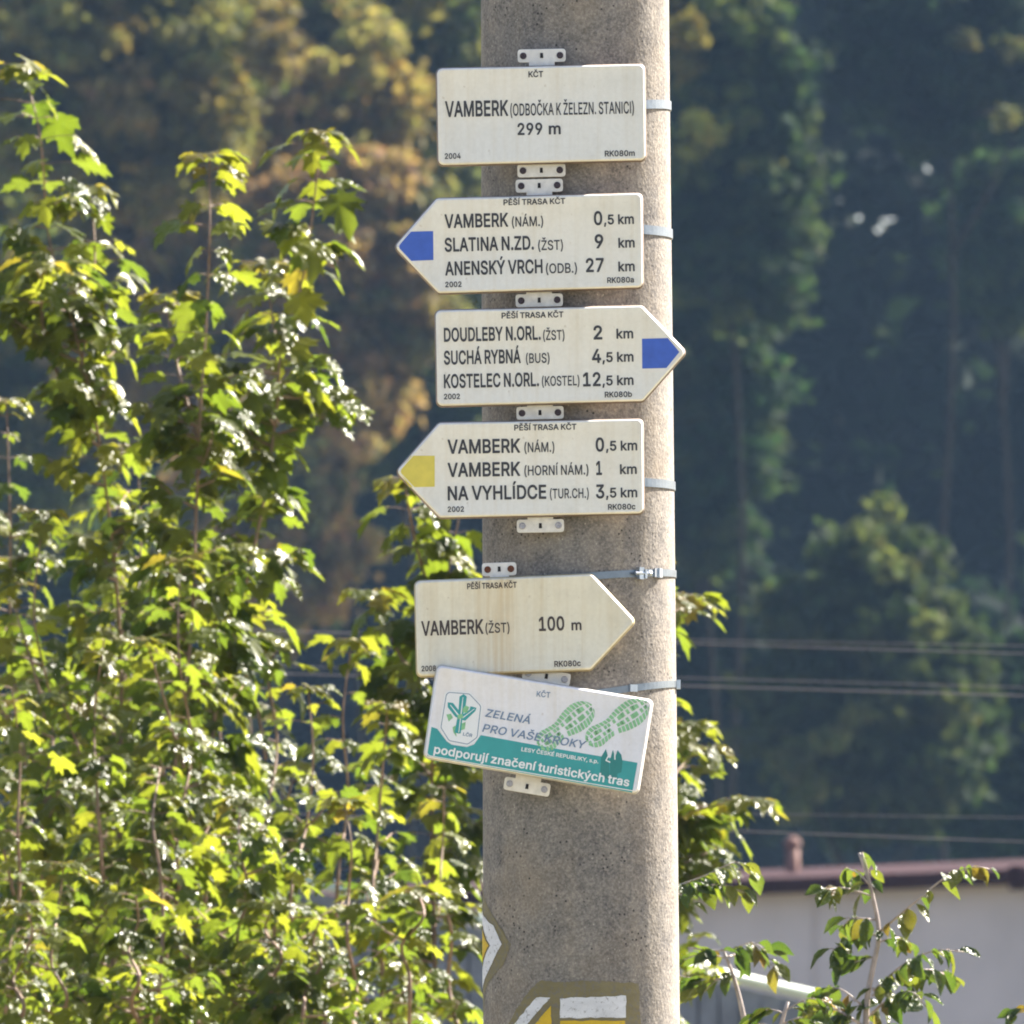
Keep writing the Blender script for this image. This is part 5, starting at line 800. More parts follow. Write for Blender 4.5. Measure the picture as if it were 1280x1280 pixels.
def frame(outv, droop, roll):
    """leaf axes: Y outward and down by droop, Z roughly up, rolled about Y"""
    o = Vector(outv).normalized(); y = Vector((o.x * math.cos(droop), o.y * math.cos(droop), -math.sin(droop)))
    x = y.cross(Vector((0, 0, 1))).normalized(); z = x.cross(y)
    m = Matrix((x, y, z)).transposed()
    return m @ Matrix.Rotation(roll, 3, 'Y')
def smooth_path(pts, step):
    """catmull-rom through pts"""
    P = [Vector(p) for p in pts]; P = [P[0] * 2 - P[1]] + P + [P[-1] * 2 - P[-2]]; out = []
    for i in range(1, len(P) - 2):
        a, b, c, d = P[i - 1:i + 3]; n = max(2, int((c - b).length / step))
        for k in range(n):
            t = k / n
            out.append(.5 * ((2 * b) + (c - a) * t + (2 * a - 5 * b + 4 * c - d) * t * t + (3 * b - a - 3 * c + d) * t ** 3))
    out.append(P[-2]); return out

class Plant:
    """stem, side branches, petioles and leaves of one shrub or sapling"""
    def __init__(s, name, label, cat, group, base):
        s.root = empty(name, base); tag(s.root, label, cat, group); s.base = Vector(base); s.leaves = []; s.tw = MB(); s.br = []; s.stem = MB()
    def leaf(s, p, outv, size, droop, roll, variant, petiole=.25):
        o = Vector(outv).normalized(); q = Vector(p) + Vector((o.x, o.y, .12)) * size * petiole
        s.tw.tube([p, (Vector(p) + q) / 2 + Vector((0, 0, size * .03)), q], max(.0007, size * .012), 3, False)
        s.leaves.append((q, frame(outv, droop, roll), size, variant))
    def finish(s, mt_stem, limit=300):
        """the leaves that show largest as parts, the rest joined"""
        vis = []
        for i, (q, m, sz, va) in enumerate(s.leaves):
            d = q - Vector((0, 0, EYE)); n = m @ Vector((0, 0, 1)); y = (d.z / d.y - sp_ / cp) / K
            px = 640 + d.x / d.y / K * .998; py = 640 - y
            inside = -25 < px < 1305 and -25 < py < 1305
            hidden = 620 < px < 830 and d.y > DIST
            vis.append(((abs(n.y) * .8 + .2) * sz * (1 if inside else .01) * (.02 if hidden else 1), i))
        vis.sort(reverse=True); top = [i for w_, i in vis[:limit] if w_ > .0015]; rest = [i for w_, i in vis[len(top):]]
        for i in top:
            q, m, sz, va = s.leaves[i]; o = link('leaf', va[0], s.root)
            mm = m.to_4x4(); mm = Matrix.Translation(q - s.base) @ mm @ Matrix.Scale(sz, 4); o.matrix_basis = mm
        if rest:
            VV, FF, TT = [], [], []; n = 0
            for i in rest:
                q, m, sz, va = s.leaves[i]; V = (va[1] @ np.array(m).T) * sz + np.array(q - s.base)
                VV.append(V); FF.append(va[2] + n); TT.append(va[3]); n += len(V)
            o = link('foliage', quick_mesh('foliage', np.concatenate(VV), np.concatenate(FF), s.leaf_mat, np.concatenate(TT), True), s.root); o['kind'] = 'stuff'
        s.stem.build('stem', mt_stem, s.root, True)
        for b in s.br: b.build('branch', mt_stem, s.root, True)
        if s.tw.v: s.tw.build('petioles', M['twig'], s.root).__setitem__('kind', 'stuff')

def maple(label, path, Y, side=(), node=15, size=38, spread=1.0, bare=1250, crown=True, lim=220, dens=1.0, group='young maples behind the pole'):
    """path: photo px from the tip down; side: extra branch paths"""
    base = at(path[-1][0], path[-1][1], Y); base.z = 0
    P = Plant('young_maple', label, 'young maple', group, base); P.leaf_mat = M['leaf']
    k = ppm(Y)
    def run_branch(pts, r0, r1, mb, top):
        W = smooth_path(pts, 12 / k); L = [0]
        for a, b in zip(W, W[1:]): L.append(L[-1] + (b - a).length)
        T = L[-1]; mb.tube(W, [r1 + (r0 - r1) * min(1, l / max(T, .5)) for l in L], 6)
        nxt = 0.0; az = random.uniform(0, math.pi); i = 0; first = True
        while nxt < T:
            while L[i + 1] < nxt: i += 1
            p = W[i].lerp(W[i + 1], (nxt - L[i]) / max(1e-6, L[i + 1] - L[i])); d = nxt * k   # px from tip
            young = first
            if top and first:
                for j in range(9):                          # terminal rosette, flat like an umbrella
                    a = j * 2.4 + random.uniform(-.3, .3)
                    P.leaf(p, (math.cos(a), math.sin(a), 0), size / k * random.uniform(.55, 1.0), random.uniform(.1, .5), random.uniform(-.3, .3), random.choice(MAPLE_TOP + MAPLE[3:5]), random.uniform(.15, .55))
            g = 1 if d > 60 else .8
            for sgn in ((0, math.pi) if d > 340 else (0, math.pi, 1.5)):
                if random.random() > .96 * dens: continue
                a = az + sgn + random.uniform(-.35, .35); sz = size / k * random.uniform(.5, 1.2) * g * (1.15 if d < 340 else 1)
                P.leaf(p, (math.cos(a), math.sin(a), 0), sz, random.uniform(.05, .85) if not young else random.uniform(0, .4), random.uniform(-.5, .5),
                       random.choice(MAPLE_TOP if (d < 25 or random.random() < .02) else MAPLE), random.uniform(.35, 1.0) * spread)
            if random.random() < (.9 * dens if d > 300 else .25 if d > 90 else 0):          # short side shoot with its own leaves
                a = random.uniform(0, 2 * math.pi); ln = random.uniform(.4, 1.0) * min(95, 20 + d * .22) * spread / k
                e = p + Vector((math.cos(a) * ln, math.sin(a) * ln, ln * random.uniform(.1, .7)))
                P.br.append(MB().tube([p, p.lerp(e, .5) + Vector((0, 0, -.08 * ln)), e], [.003, .002, .0012], 5))
                for t in (.35, .6, .8, 1.0):
                    q = p.lerp(e, t)
                    for sg in (-1, 1):
                        if random.random() > dens: continue
                        aa = a + sg * random.uniform(.4, 1.5)
                        P.leaf(q, (math.cos(aa), math.sin(aa), 0), size / k * random.uniform(.45, 1.15), random.uniform(.05, .9), random.uniform(-.6, .6), random.choice(MAPLE), .3)
            az += math.pi / 2 + random.uniform(-.2, .2); nxt += (node if d > 340 else 34 if d > 30 else 19) / k * random.uniform(.8, 1.25); first = False
    j = [0]
    pts = [at(x, y, Y + random.uniform(-.12, .12)) for x, y in path] + [base + Vector((0, 0, max(.1, at(0, path[-1][1], Y).z * .45))), base + Vector((0, 0, -.05))]
    run_branch(pts[:-2], .0052, .0016, P.stem, crown)
    P.stem.tube([pts[-3], pts[-2], pts[-1]], [.0052, .009, .014], 6)
    for sp in side:
        mb = MB(); run_branch([at(x, y, Y + dy) for x, y, dy in sp], .005, .0015, mb, True); P.br.append(mb)
    P.finish(M['twig'], lim)
    return P
maple('young maple with yellowing tip at the left edge, highest of the green shoots', [(28, 82), (50, 170), (62, 300), (95, 420), (125, 560), (150, 800), (150, 1100), (160, 1290)], 35.2, size=41, spread=1.05,
      side=[[(112, 235, .2), (118, 330, .1), (100, 470, 0)], [(52, 330, -.3), (56, 420, 0), (95, 520, 0)]], lim=300)
maple('slender young maple with yellow umbrella tip standing between two taller shoots', [(262, 195), (262, 290), (258, 400), (250, 520), (245, 640), (238, 800), (215, 1000), (205, 1290)], 34.4, size=42, spread=.95, lim=300, side=[[(205, 370, .3), (225, 470, .1), (250, 560, 0)]])
maple('young maple with green umbrella of leaves at its tip, next to the signs', [(400, 166), (394, 240), (378, 350), (352, 430), (345, 520), (325, 650), (290, 800), (265, 930), (250, 1290)], 34.8, size=46, spread=1.0, lim=300, side=[[(330, 330, .2), (345, 430, .1), (350, 500, 0)]])
maple('low leafy maple shoot pushing out behind the yellow arrow tip', [(590, 560), (575, 640), (560, 720), (545, 850), (540, 1000), (545, 1290)], 35.6, size=41, spread=1.0, lim=260, side=[[(505, 600, -.2), (520, 680, 0), (555, 800, 0)], [(465, 740, .1), (490, 800, 0), (545, 900, 0)]])
maple('leafy maple behind the pole whose boughs reach out on its sunlit side', [(800, 700), (805, 780), (810, 900), (800, 1100), (790, 1290)], 35.9, size=43, spread=1.05, lim=300,
      side=[[(868, 905, 0), (850, 935, 0), (810, 1000, 0)], [(880, 935, .3), (850, 960, .2), (810, 1020, 0)], [(945, 1000, -.1), (900, 1005, -.1), (850, 1025, 0), (805, 1080, 0)], [(868, 745, .1), (840, 770, 0), (808, 830, 0)], [(900, 1010, .1), (870, 1040, .2), (805, 1100, 0)], [(862, 1020, 0), (850, 1080, .2), (805, 1130, 0)]])
FILL = [
 ('leafy maple shoot at the left edge below the tallest shoot', (8, 500), (30, 1290), 32.2), ('maple shoot rising between the tallest shoot and the slender one', (172, 560), (120, 1290), 32.6),
 ('maple shoot with sunlit side below the umbrella tip', (335, 690), (330, 1290), 31.5), ('bushy maple shoot filling the left edge halfway up', (55, 640), (60, 1290), 30.5),
 ('maple shoot beneath the slender yellow tipped one', (225, 700), (235, 1290), 29.9), ('bright maple shoot leaning towards the rust stained sign', (440, 800), (400, 1290), 31.0),
 ('low maple shoot ending beside the left corner of the teal sign', (485, 880), (465, 1290), 30.6), ('dense maple shoot above the pale pipe', (385, 860), (360, 1290), 30.0),
 ('maple shoot crossing in front of the pale pipe', (430, 1000), (440, 1290), 29.6), ('short maple shoot close to the left side of the pole', (555, 985), (560, 1290), 30.9),
 ('bushy maple shoot in the middle of the thicket', (130, 800), (130, 1290), 29.8), ('shaded maple shoot low at the left edge', (15, 860), (20, 1290), 29.5),
 ('shaded maple shoot at the bottom of the thicket', (200, 960), (190, 1290), 29.2), ('low broad maple shoot with large bright leaves', (300, 1000), (310, 1290), 29.1),
 ('lowest maple shoot beside the painted arrow', (520, 1110), (500, 1290), 29.3), ('small maple shoot at the bottom left corner', (80, 1080), (70, 1290), 28.8),
 ('small shoot with drooping leaves below the pale pipe', (400, 1150), (385, 1290), 28.9), ('tangled maple shoot at the back of the thicket', (270, 820), (280, 1290), 33.4),
 ('maple shoot at the back near the left edge', (95, 880), (90, 1290), 33.6), ('back row maple shoot behind the bright leaves', (370, 960), (350, 1290), 33.8)]
FILL += [('shadowed maple shoot at the very back, near the left edge', (20, 700), (40, 1290), 34.6), ('shadowed maple shoot at the very back below the slender tip', (215, 760), (210, 1290), 34.9),
 ('shadowed maple shoot at the very back, beside the pale pipe end', (310, 860), (320, 1290), 34.7), ('low shadowed maple at the back of the left corner', (120, 980), (110, 1290), 34.4), ('low shadowed maple at the back left of the pale pipe', (255, 1060), (250, 1290), 34.5),
 ('leafy shoot between the tallest shoot and the thicket middle', (150, 700), (155, 1290), 33.0), ('low shoot before the shed planks', (345, 1130), (340, 1290), 29.0), ('leafy low shoot in the left corner', (30, 1130), (25, 1290), 28.6), ('leafy low shoot beside the left corner', (170, 1120), (175, 1290), 28.7)]
for lb, (x0, y0), (x1, y1), Y in FILL:
    n = 5; pth = [(x0 + (x1 - x0) * i / n + random.uniform(-14, 14) * (i > 0), y0 + (y1 - y0) * i / n) for i in range(n + 1)]
    right = x0 > 380
    maple(lb, pth, Y + 4.0, size=34, spread=1.15 if not right else .9, lim=260, dens=.95 if not right else .62, node=14.5, crown=y0 < 720 or random.random() < .6,
          side=[[(x0 - random.uniform(30, 60), y0 + random.uniform(60, 120), random.uniform(-.3, .3)), (x0 - 15, y0 + 190, 0), (x0 + (x1 - x0) * .5, y0 + 260, 0)]] if y0 < 950 and not right else ())

# ------------------------------------------------------------------ plum saplings on the right
def plum(label, stem, branches, Y, size=30, lim=200):
    base = at(stem[-1][0], stem[-1][1], Y); base.z = 0; k = ppm(Y)
    P = Plant('plum_sapling', label, 'plum sapling', 'plum saplings in front of the grey wall', base); P.leaf_mat = M['leaf_b']
    W = smooth_path([at(x, y, Y) for x, y in stem], 10 / k)
    n = len(W); P.stem.tube(W, [.0026 + .0032 * i / n for i in range(n)], 7)
    P.stem.tube([W[-1], base + Vector((0, 0, W[-1].z * .5)), base + Vector((0, 0, -.05))], [.0058, .010, .014], 7)
    for br in branches:
        dens, pts = br; W = smooth_path([at(x, y, Y + dy) for x, y, dy in pts], 8 / k); L = [0]
        for a, b in zip(W, W[1:]): L.append(L[-1] + (b - a).length)
        P.br.append(MB().tube(W, [.0009 + .0017 * l / max(L[-1], .3) for l in L], 5))
        d = 0; i = 0; sg = 1
        while d < L[-1]:
            while L[i + 1] < d: i += 1
            p = W[i].lerp(W[i + 1], (d - L[i]) / (L[i + 1] - L[i])); t = (W[max(i - 1, 0)] - W[i + 1]).normalized()
            out = Vector((t.x + random.uniform(-.7, .7), t.y + sg * random.uniform(-.2, 1.0), 0))
            P.leaf(p, out, size / k * random.uniform(.6, 1.25), random.uniform(.1, 1.25), random.uniform(-1.1, 1.1), random.choice(PLUM[:4] if random.random() < .8 else PLUM), .18)
            sg = -sg; d += dens / k * random.uniform(.6, 1.4)
    P.finish(M['pale_twig'], lim); return P
plum('thin plum sapling with pale stem and drooping leaves in front of the grey wall', [(1074, 1066), (1086, 1100), (1097, 1150), (1098, 1175), (1090, 1215), (1084, 1250), (1082, 1300)],
     [(11, [(1078, 1066, 0), (1084, 1085, 0), (1092, 1120, 0)]), (12, [(1058, 1085, .1), (1074, 1092, 0), (1088, 1108, 0)]), (10, [(1035, 1112, -.1), (1056, 1110, 0), (1090, 1120, 0)]),
      (10, [(1052, 1160, .1), (1066, 1148, 0), (1095, 1150, 0)]), (10, [(1040, 1190, 0), (1062, 1172, .1), (1096, 1168, 0)]), (9, [(1062, 1205, 0), (1078, 1200, 0), (1094, 1196, 0)]),
      (13, [(1236, 1086, -.2), (1215, 1084, -.2), (1180, 1098, -.1), (1140, 1130, -.1), (1098, 1166, 0)]), (12, [(1140, 1180, .1), (1120, 1172, 0), (1098, 1178, 0)]),
      (9, [(1205, 1190, -.2), (1170, 1188, -.2), (1130, 1205, -.1), (1092, 1238, 0)]), (9, [(1190, 1222, .1), (1160, 1212, 0), (1120, 1222, 0), (1090, 1245, 0)]),
      (8, [(1160, 1262, -.2), (1140, 1240, -.2), (1110, 1250, 0), (1086, 1270, 0)]), (8, [(1025, 1240, .1), (1050, 1236, 0), (1084, 1262, 0)]), (8, [(1010, 1258, .2), (1045, 1262, 0), (1083, 1285, 0)]), (8, [(1130, 1290, 0), (1105, 1282, 0), (1084, 1295, 0)])], 29.0, 31, 300)
plum('bent plum sapling growing against the sunlit side of the pole', [(905, 1190), (915, 1215), (925, 1250), (935, 1300)],
     [(10, [(938, 1092, 0), (920, 1078, 0), (880, 1095, 0), (840, 1110, .1)]), (10, [(930, 1116, 0), (900, 1106, 0), (850, 1112, .1)]), (14, [(862, 1130, 0), (850, 1118, 0), (838, 1112, 0)]),
      (9, [(958, 1190, 0), (940, 1178, 0), (905, 1188, 0), (860, 1185, 0)]), (9, [(968, 1210, .1), (945, 1188, .1), (910, 1196, 0)]), (9, [(855, 1200, 0), (880, 1192, 0), (908, 1198, 0)]),
      (9, [(850, 1220, .1), (880, 1225, 0), (915, 1222, 0)]), (8, [(880, 1240, 0), (895, 1226, 0), (914, 1215, 0)])], 29.4, 31, 200)
plum('low plum sapling at the lower edge between the pole and the thin sapling', [(985, 1252), (978, 1275), (970, 1310)],
     [(7, [(945, 1272, 0), (965, 1262, 0), (982, 1268, 0)]), (7, [(1035, 1255, 0), (1010, 1248, 0), (984, 1262, 0)]), (7, [(1020, 1285, .1), (1000, 1272, 0), (978, 1280, 0)]), (7, [(930, 1290, .1), (955, 1280, 0), (974, 1290, 0)])], 28.6, 29, 120)
plum('sprig of a plum sapling just entering at the right edge of the view', [(1300, 1250), (1305, 1300)], [(8, [(1262, 1275, 0), (1280, 1262, 0), (1302, 1262, 0)])], 29.2, 29, 60)
# ------------------------------------------------------------------ long building with a grey wall
def build_building():
    Y1, Y2 = 118.0, 122.6; A = at(1280, 1105, Y1); B = at(540, 1133, Y2); B.z = A.z
    d = (B - A); d.z = 0; A2 = A - d * 1.6; B2 = B + d * 1.6; D = (B2 - A2); nrm = Vector((D.y, -D.x, 0)).normalized()
    if nrm.y < 0: nrm = -nrm                                  # away from the camera
    root = empty('long_building', Vector(((A2.x + B2.x) / 2, (A2.y + B2.y) / 2, 0))); tag(root, 'long low building with plain grey rendered wall and dark red roof edge', 'building')
    H = A.z; dep = nrm * 5
    P = [A2, B2, B2 + dep, A2 + dep]; n = 4
    v = [Vector((p.x, p.y, 0)) for p in P] + [Vector((p.x, p.y, H)) for p in P]
    part('wall', v, [(0, 1, 5, 4), (1, 2, 6, 5), (2, 3, 7, 6), (3, 0, 4, 7), (4, 5, 6, 7)], M['plaster'], root)
    u = D.normalized()
    # eave: an overhanging sheet roof with a turned-down edge
    o = -nrm * .22; t = .165
    prof = [(o, H - .002), (o, H + t * .55), (o + nrm * .05, H + t * .62), (nrm * .9, H + t * 1.0 + .05), (nrm * 5.3, H + t * .6), (nrm * 5.3, H - .002)]
    v = []
    for E_ in (A2 - u * .3, B2 + u * .3):
        for off, z in prof: v.append(Vector((E_.x + off.x, E_.y + off.y, z)))
    m = len(prof); f = [(i, (i + 1) % m, m + (i + 1) % m, m + i) for i in range(m)] + [tuple(range(m)), tuple(range(2 * m - 1, m - 1, -1))]
    rf = part('roof', v, f, M['roof'], root)
    # seams of the roof sheet
    mb = MB(); L = D.length; q = 0.3
    while q < L:
        p = A2 + u * q + o; mb.box((p.x, p.y, H + t * .3), (.012, .012, t * .27)); q += .62
    s_ = mb.build('roof_seams', M['roof'], rf); s_['kind'] = 'stuff'
    # terracotta vent pipe with a cap
    c = at(990.5, 1085, 120.4); k = ppm(120.4); r = 8.5 / k
    mb = MB(); mb.tube([Vector((c.x, c.y, H)), Vector((c.x, c.y, c.z + 27 / k))], r, 14); mb.build('vent_pipe', M['clay'], rf, True)
    mb = MB(); zz = c.z + 27 / k; mb.tube([Vector((c.x, c.y, zz)), Vector((c.x, c.y, zz + 3 / k)), Vector((c.x, c.y, zz + 8 / k)), Vector((c.x, c.y, zz + 12 / k))], [r * 1.2, r * 1.35, r * 1.1, r * .25], 14)
    mb.build('pipe_cap', M['clay'], rf, True)
    # downpipe seam on the wall and the gutter outlet at the right
    e = at(1272, 1098, 117.9); mb = MB(); mb.box(e + Vector((0, -.1, .0)), (.06, .06, .08)); mb.build('gutter_outlet', M['roof'], root)
    w_ = at(1034, 1200, 119.6); mb = MB(); mb.box((w_.x, w_.y - .03, H * .5), (.11, .012, H * .5 - .01)); mb.build('wall_pilaster', M['plaster'], root)
build_building()
def build_shed():
    Y = 60.0; k = ppm(Y); a, b = at(352, 1094.5, Y), at(1040, 1249.5, Y); root = empty('lean_to_shed', Vector(((a.x + b.x) / 2, Y, 0)))
    tag(root, 'lean-to shed of grey planks with a sloping pale pipe along its roof edge', 'shed')
    slope = (b.z - a.z) / (b.x - a.x); W = b.x - a.x; wd = 26 / k; x = a.x
    i = 0
    while x < b.x - .01:
        x1 = min(x + wd, b.x); g = .0035; dy = random.uniform(-.004, .004)
        z0, z1 = a.z + slope * (x - a.x) - .03, a.z + slope * (x1 - a.x) - .03
        v = []
        for yy in (Y + dy, Y + dy + .022): v += [(x + g, yy, 0), (x1 - g, yy, 0), (x1 - g, yy, z1), (x + g, yy, z0)]
        part('plank', v, [(3, 2, 1, 0), (4, 5, 6, 7), (0, 1, 5, 4), (1, 2, 6, 5), (2, 3, 7, 6), (3, 0, 4, 7)], M['plank'], root); x = x1; i += 1
    v = []
    for yy in (Y + .04, Y + 2.4): v += [(a.x, yy, 0), (b.x, yy, 0), (b.x, yy, b.z - .03), (a.x, yy, a.z - .03)]
    part('shed_body', v, [(3, 2, 1, 0), (4, 5, 6, 7), (0, 1, 5, 4), (1, 2, 6, 5), (2, 3, 7, 6), (3, 0, 4, 7)], M['plank'], root)
    u = (b - a).normalized(); mb = MB(); mb.tube([a - u * .12 + Vector((0, -.03, 0)), b + Vector((0, -.03, 0))], 7.0 / k, 18); mb.build('edge_pipe', M['cap'], root, True)
build_shed()

# ------------------------------------------------------------------ overhead wires
for lb, (xa, ya), (xb, yb), Y, px in [
    ('faint upper wire of the top pair above the chimney pipe', (850, 799.5), (1280, 807), 46, 1.8), ('lower wire of the top pair, just under the faint one', (850, 804), (1280, 817), 45, 2.6),
    ('faint wire of the second pair', (850, 847), (1280, 859), 46, 2.0), ('brightest wire, lower of the second pair', (850, 857), (1280, 869.5), 45, 3.0),
    ('faint wire passing above the vent pipe', (850, 1016), (1280, 1022), 46, 1.6), ('bright wire touching the top of the vent pipe', (850, 1036), (1280, 1052), 45, 2.6)]:
    a, b = at(xa, ya, Y), at(xb, yb, Y); d = b - a; L = []
    for i in range(41):
        t = -6 + 13 * i / 40; p = a + d * t; p.z = a.z + d.z * t + .0006 * (t - .5) ** 2 - .00015; L.append(p)
    r = px / ppm(Y) / 2 * .42; mb = MB(); mb.tube(L, r, 6)
    o = link('overhead_wire', raw_mesh('overhead_wire', mb.v, mb.f, M['wire'], True)); tag(o, lb, 'overhead wire', 'overhead wires crossing before the wood')

# ------------------------------------------------------------------ trees of the wooded hill
def leaf_cloud(C, rad, n, size, cols, up=.35, seed=0, shell=.55, weights=None, holes=None, hue_jit=.07):
    """C (m,3) clump centres, rad (m,3) radii, cols (m,3) clump colours -> V, F, tint"""
    rg = np.random.default_rng(seed); m = len(C)
    w_ = (rad[:, 0] * rad[:, 2]) if weights is None else weights; idx = rg.choice(m, n, p=w_ / w_.sum())
    d = rg.normal(size=(n, 3)); d /= np.linalg.norm(d, axis=1)[:, None]
    rr = shell * .4 + (1.05 - shell * .4) * rg.random(n) ** .7; rr *= np.where(rg.random(n) < .25, 1.2 + .5 * rg.random(n), 1); pos = C[idx] + d * rad[idx] * rr[:, None]
    if holes is not None: keep = holes(pos, rg); pos, idx, d = pos[keep], idx[keep], d[keep]; n = len(pos)
    nr = d * .6 + rg.normal(size=(n, 3)) * .75; nr[:, 2] += up; nr /= np.linalg.norm(nr, axis=1)[:, None]
    t = rg.normal(size=(n, 3)); a = np.cross(nr, t); a /= np.linalg.norm(a, axis=1)[:, None]; b = np.cross(nr, a)
    s = size * (.6 + .8 * rg.random(n))[:, None]; a = a * s; b = b * s * .62
    V = np.stack([pos - a, pos - b * .9 - a * .1 + nr * s * .12, pos + a, pos + b * .9 + a * .1 + nr * s * .12], 1).reshape(-1, 3)
    F = np.arange(4 * n).reshape(n, 4)
    tn = cols[idx] * (1 + hue_jit * rg.normal(size=(n, 3))) * (.75 + .5 * rg.random((n, 1))); tn = np.clip(tn, .008, .6)
    return V, F, np.repeat(tn, 4, 0)
OR = [(0.1251, 0.1104, 0.0405), (0.103, 0.0957, 0.0368), (0.081, 0.0846, 0.0331), (0.1178, 0.103, 0.0368), (0.0626, 0.0736, 0.0294), (0.1472, 0.1104, 0.0405)]
OL = [(0.1215, 0.1336, 0.0462), (0.158, 0.1519, 0.0486), (0.0972, 0.1215, 0.0426), (0.2066, 0.1823, 0.0608), (0.0851, 0.1094, 0.0426)]
BR = [(0.1538, 0.1214, 0.0607), (0.1295, 0.1093, 0.0526), (0.0972, 0.0972, 0.0445), (0.1619, 0.1255, 0.0607), (0.081, 0.0891, 0.0445)]
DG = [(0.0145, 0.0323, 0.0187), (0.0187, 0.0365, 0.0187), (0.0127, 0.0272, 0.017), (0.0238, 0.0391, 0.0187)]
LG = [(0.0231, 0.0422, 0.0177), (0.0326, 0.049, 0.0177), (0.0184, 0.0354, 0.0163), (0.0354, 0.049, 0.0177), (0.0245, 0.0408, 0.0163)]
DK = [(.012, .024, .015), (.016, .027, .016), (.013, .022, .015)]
gaps = [(1095, 180, 34, 20, .995), (1060, 208, 30, 14, .97), (1128, 205, 22, 16, .9), (1210, 10, 12, 22, .995), (1162, 215, 12, 24, .95), (1100, 262, 46, 16, .8), (1210, 235, 70, 30, .6), (1000, 178, 8, 8, .95), (1095, 145, 12, 10, .9), (1240, 60, 30, 30, .4), (1270, 90, 12, 12, .8), (940, 20, 30, 22, .3), (1205, 115, 18, 12, .85), (1265, 298, 20, 14, .9)]
_r = random.Random(4)
gaps += [(_r.uniform(880, 1285), _r.uniform(5, 250), _r.uniform(7, 13), _r.uniform(7, 13), 1.0) for _ in range(26)]
GAP = [1.0]
def holes(P, rg2):
    d = P - np.array([0, 0, EYE]); px = 640 + d[:, 0] / d[:, 1] / K * .998; py = 640 - (d[:, 2] / d[:, 1] - sp_ / cp) / K
    keep = np.ones(len(P), bool)
    for gx, gy, rx, ry, pr in gaps:                        # openings in the canopy where the sky is seen
        q = np.exp(-(((px - gx) / rx / GAP[0]) ** 2 + ((py - gy) / ry / GAP[0]) ** 2) ** 1.1) * pr; keep &= rg2.random(len(P)) > q
    return keep

def wood_tree(label, cx, cy, rx, ry, Y, pal, n, seed, clump=.55, nc=60, size=.085, accents=None):
    rg = np.random.default_rng(seed); k = ppm(Y); c = at(cx, cy, Y); RX, RZ = rx / k, ry / k; RY = RX * 1.0
    d = rg.normal(size=(nc, 3)); nc = int(nc * 5); d = rg.normal(size=(nc, 3)); d /= np.linalg.norm(d, axis=1)[:, None]; r = rg.random(nc) ** .42
    C = np.array(c) + d * np.array([RX, RY, RZ]) * r[:, None] * .93
    C[:, 1] = np.array(c)[1] + (C[:, 1] - c.y) * .9
    q = clump * (.18 + .68 * rg.random((nc, 1)) ** 1.5); rad = q * np.array([[1, 1, .62]]) * (.7 + .6 * rg.random((nc, 3)))
    pal = np.array(pal); cols = pal[rg.integers(0, len(pal), nc)]
    if accents:
        for ax, ay, ar, col, m_ in accents:
            p = np.array(at(ax, ay, Y - RY * .8)); m_ *= 2; e = rg.normal(size=(m_, 3)) * ar * 1.3 / k; C = np.concatenate([C, p + e]); rad = np.concatenate([rad, np.full((m_, 3), clump * .4) * [1, 1, .7]]); cols = np.concatenate([cols, np.tile(np.array(col), (m_, 1))])
    gz = ground_h(c.x, Y); root = empty('forest_tree', Vector((c.x, Y, gz - .1))); tag(root, label, 'tree', 'trees of the wooded hill')
    GAP[0] = .85
    V, F, T = leaf_cloud(C, rad, int(n * 1.45), size * 1.1, cols, seed=seed, shell=.25, holes=holes if cx > 840 else None)
    link('crown', quick_mesh('crown', V - np.array(root.location), F, M['far_leaf'], T), root)
    top = c.z + RZ * .75; H = top - gz; mb = MB(); L = [Vector((c.x + .12 * math.sin(i * .9 + seed), Y + .1 * math.cos(i * 1.3 + seed), gz - .1 + H * i / 10)) for i in range(11)]
    mb.tube(L, [.06 * (1 - i / 11.5) + .01 for i in range(11)], 8)
    mb.build('trunk', M['bark'], root, True); mb = MB()
    for i in rg.choice(len(C), min(22, len(C)), replace=False):
        e = Vector(C[i]); z = max(gz + 1.0, e.z - abs(e.x - c.x) * .8 - .5); z = min(z, top - .3); j = min(9, max(0, int((z - gz) / H * 10))); s_ = L[j].lerp(L[j + 1], .5)
        mb.tube([s_, s_.lerp(e, .5) + Vector((0, 0, -.12)), e], [.05, .032, .012], 5)
    mb.build('limbs', M['bark'], root, True)
YG = (.145, .145, .055); OO = (.15, .12, .055)
wood_tree('golden olive autumn tree filling the top left corner', 150, 60, 190, 260, 214, OR, 26000, 1, nc=62, accents=[(260, 40, 22, YG, 5), (330, 65, 20, OO, 4), (70, 40, 25, YG, 4), (150, 130, 20, OO, 3)])
wood_tree('yellow leaved tree in the upper left, just right of the golden one', 360, 90, 150, 200, 222, OR, 22000, 2, nc=46, accents=[(430, 90, 22, YG, 4), (310, 120, 20, OO, 3)])
wood_tree('olive tree reaching up behind the topmost sign', 520, 80, 130, 230, 226, OL, 20000, 3, nc=44, accents=[(505, 270, 10, YG, 3)])
wood_tree('brownish olive tree behind the left pointing blue sign', 440, 370, 125, 210, 218, BR, 24000, 4, nc=52, clump=.5, accents=[(450, 510, 16, OO, 3)])
wood_tree('brown tinged tree behind the umbrella tipped maples', 220, 380, 165, 210, 225, BR, 24000, 5, nc=56)
wood_tree('dull brown tree low behind the maple thicket', 330, 650, 120, 170, 212, BR, 20000, 6, nc=46, clump=.5)
wood_tree('shaded olive tree behind the maples at the left edge', 40, 480, 130, 260, 228, OL, 20000, 7, nc=46)
wood_tree('dark green tree hidden low behind the thicket at left', 120, 850, 220, 240, 232, DG, 18000, 8, nc=46)
